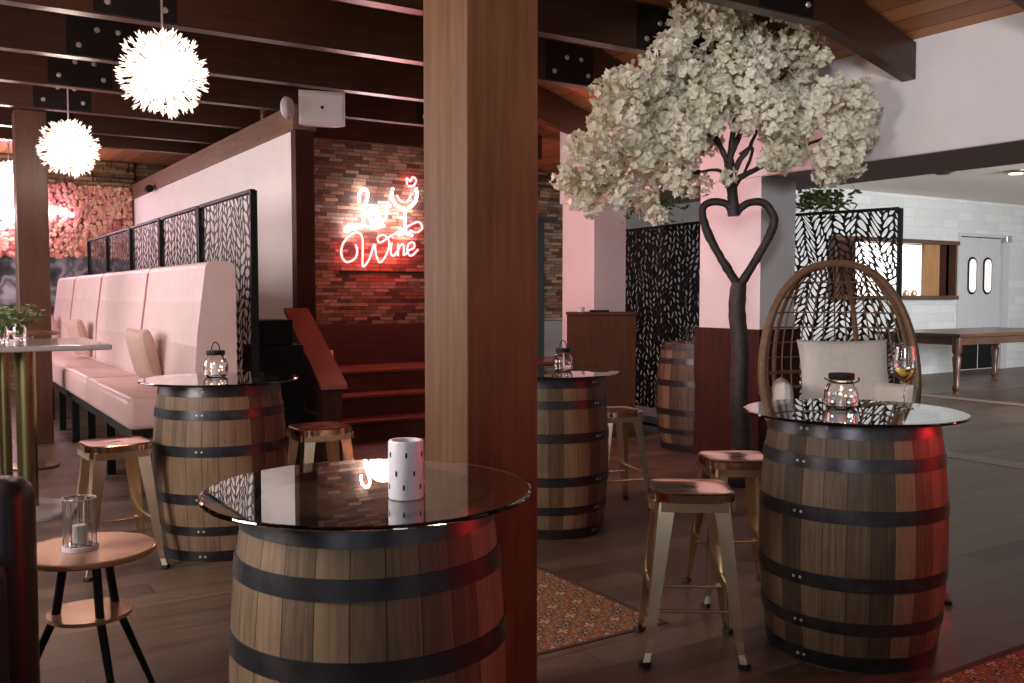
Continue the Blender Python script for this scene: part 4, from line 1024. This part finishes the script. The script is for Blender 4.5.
MB().lathe([(0, 0), (.075, 0), (.095, .02), (.095, .035), (.08, .06), (0, .06)], 28).xf(Matrix.Rotation(PI / 2, 4, 'X')).build('body', MAT['speaker_w'], t)
MB().tube([(0, 0, 0), (-.02, .12, 0), (.03, .20, 0)], .014, 8).build('bracket', MAT['black_frame'], t)
MB().lathe([(0, 0), (.07, 0), (.06, .008), (0, .01)], 28).xf(Matrix.Rotation(PI / 2, 4, 'X')).build('grille', MAT['speaker_w'], t, (0, -.06, 0))
q = onX(152, 187, 2.80)
t = thing('security_camera', 'tiny security camera on the far end of the cream wall', 'camera', (2.85, q.y, q.z))
MB().box(-.05, 0, -.04, .04, -.04, .04, .01).build('mount', MAT['speaker_w'], t)
MB().lathe([(0, 0), (.05, 0), (.05, .14), (0, .14)], 20).xf(Matrix.Rotation(PI / 2, 4, 'X')).build('body', MAT['black_frame'], t, (-.1, .04, -.03))
# black speakers standing behind the banquette end
q = at(276, 380, 7.55)
t = thing('floor_speaker', 'black box speaker standing on a cabinet between the near screen and the steps', 'loudspeaker', (2.40, 7.40, 0), 0)
MB().box(-.16, .22, -.16, .22, 0, .98, .01).build('lower_cabinet', MAT['black_frame'], t)
MB().box(-.10, .14, -.14, .18, .98, 1.18, .01).build('upper_cabinet', MAT['black_frame'], t)

# ------------------------------------------------------------ neon sign and flower wall
NY = 9.345
def nz(zx, zy): return onY(330 + zx / 5.69, 160 + zy / 5.69, NY)
C0 = onY(384, 222, NY)
t = thing('neon_sign', 'neon sign with white lettering, a wine glass and red script on the brick wall', 'neon sign', (C0.x, 9.385, C0.z))
def neon(pts, mat, r=.011, closed=False, name='tube'):
    P = smoothpath([nz(*q) - C0 + Vector((0, -.04, 0)) for q in pts], 6, closed)
    P = [Vector((a.x, -.04, a.z)) for a in P]
    MB().tube(P, r, 7, closed).build(name, mat, t)
R_ = MAT['neon_red']; Wt = MAT['neon_white']
neon([(145, 480), (156, 520), (140, 562), (95, 580), (66, 545), (72, 480), (120, 425), (165, 415), (185, 450), (186, 530), (188, 606), (225, 560), (252, 480), (262, 540), (285, 582), (320, 540), (338, 470), (310, 428), (272, 440), (285, 470), (350, 430), (430, 385), (500, 352), (524, 385), (495, 412), (455, 400)], R_, name='letter_w')
neon([(352, 470), (346, 525), (360, 546), (380, 520)], R_, name='letter_i'); neon([(357, 440), (358, 446)], R_, name='letter_dot')
neon([(388, 475), (386, 545), (392, 500), (414, 476), (420, 510), (418, 540), (436, 530)], R_, name='letter_n')
neon([(440, 518), (478, 498), (474, 470), (448, 478), (440, 520), (462, 545), (500, 510)], R_, name='letter_e')
neon([(165, 240), (168, 190), (195, 165), (215, 195), (200, 260), (190, 330), (182, 378), (130, 392), (88, 404), (110, 370), (180, 372), (250, 385), (310, 372)], Wt, .013, name='letter_l')
neon([(250, 262), (222, 290), (232, 345), (265, 340), (268, 290), (250, 262)], Wt, .013, name='letter_o')
neon([(272, 275), (290, 345), (315, 330), (325, 265), (345, 262)], Wt, .013, name='letter_v')
neon([(358, 160), (350, 205), (375, 255), (428, 280), (475, 250), (494, 205), (488, 160)], Wt, .013, name='glass_outline')
neon([(428, 280), (426, 340), (430, 415)], Wt, .013, name='glass_stem'); neon([(395, 425), (430, 415), (468, 428)], Wt, .013, name='glass_foot')
neon([(380, 200), (405, 235), (440, 235), (462, 195)], R_, name='wine_line')
neon([(440, 140), (436, 105), (458, 120), (470, 98), (490, 115), (475, 145), (445, 150)], R_, name='flame_shape')
MB().box(-.5, .5, 0, .012, -.55, -.53).build('mounting_bar', MAT['black_frame'], t)
lamp('POINT', 'neon_glow', (C0.x + .05, 9.2, C0.z - .30), 15, (1, .10, .08), shadow_soft_size=.2)
lamp('POINT', 'neon_glow_white', (C0.x - .1, 9.2, C0.z + .12), 8, (1, .9, .93), shadow_soft_size=.15)
# flower wall
t = thing('flower_wall', 'panel of pink and peach silk roses covering the far wall', 'flower wall', (0, 15.14, 0))
MB().box(-1.0, 2.83, .05, .10, 1.93, 2.98).build('backing', simple('dusky_pink_backing', (.30, .13, .11), .9), t)
mb = MB(); rnd = random.Random(2)
for i in range(56):
    for j in range(15):
        c = Vector((-.95 + i * .0675 + rnd.uniform(-.025, .025), .02 + rnd.uniform(-.02, .02), 1.96 + j * .071 + rnd.uniform(-.025, .025))); R0 = rnd.uniform(.042, .058)
        for L_, (rr, dp) in enumerate(((1, 0), (.72, .018), (.42, .03))):
            a0 = rnd.random() * 6
            for m_ in range(6):
                a = a0 + m_ * PI / 3; d = Vector((math.cos(a), 0, math.sin(a))) * R0 * rr; s_ = Vector((-math.sin(a), 0, math.cos(a))) * R0 * rr * .55
                q = c - Vector((0, dp, 0)); mb.add([q, q + d * .7 + s_ + Vector((0, -.008, 0)), q + d + Vector((0, .004, 0)), q + d * .7 - s_ + Vector((0, -.008, 0))], [(0, 1, 2, 3)])
mb.build('roses', MAT['rose'], t)['kind'] = 'stuff'
t = thing('neon_sign', 'glowing white and pink neon script on the flower wall at the left', 'neon sign', (1.5, 15.02, 2.58))
for zo, am in ((0.0, .05), (-.12, .04)):
    MB().tube([(-1.6 + .08 * k, 0, zo + am * math.sin(k * 1.9) + .02 * math.sin(k * .7)) for k in range(27 if zo == 0 else 22)], .026, 8).build('tube', MAT['neon_pink'], t)
lamp('POINT', 'flower_neon_glow', (1.1, 14.8, 2.58), 34, (1, .75, .9), shadow_soft_size=.1)
tag(MB().box(-1.0, 2.83, 0, .05, .85, 1.93).build('wall_mural', MAT['mural'], None, (0, 15.19, 0)), 'black and white painted mural below the flower wall', 'mural')

# ------------------------------------------------------------ rugs
t = thing('patterned_rug', 'rust and black patterned rug beside the foreground pillar', 'rug', (1.80, 2.95, 0))
MB().box(0, .81, 0, .93, 0, .003).build('field', MAT['rug'], t); MB().box(-.0, .84, -.02, 0, 0, .004).box(.81, .84, 0, .93, 0, .004).box(0, .84, .93, .95, 0, .004).build('binding', MAT['rug_edge'], t)
t = thing('patterned_rug', 'red patterned rug in the bottom right corner', 'rug', (2.4, 1.0, 0))
MB().box(0, 2.4, 0, .96, 0, .008).build('field', MAT['rug'], t); MB().box(0, 2.4, .96, .99, 0, .009).build('binding', MAT['rug_edge'], t)
for o in bpy.data.objects:
    if o.parent is None and o.name.startswith('patterned_rug'): o['group'] = 'patterned rugs'
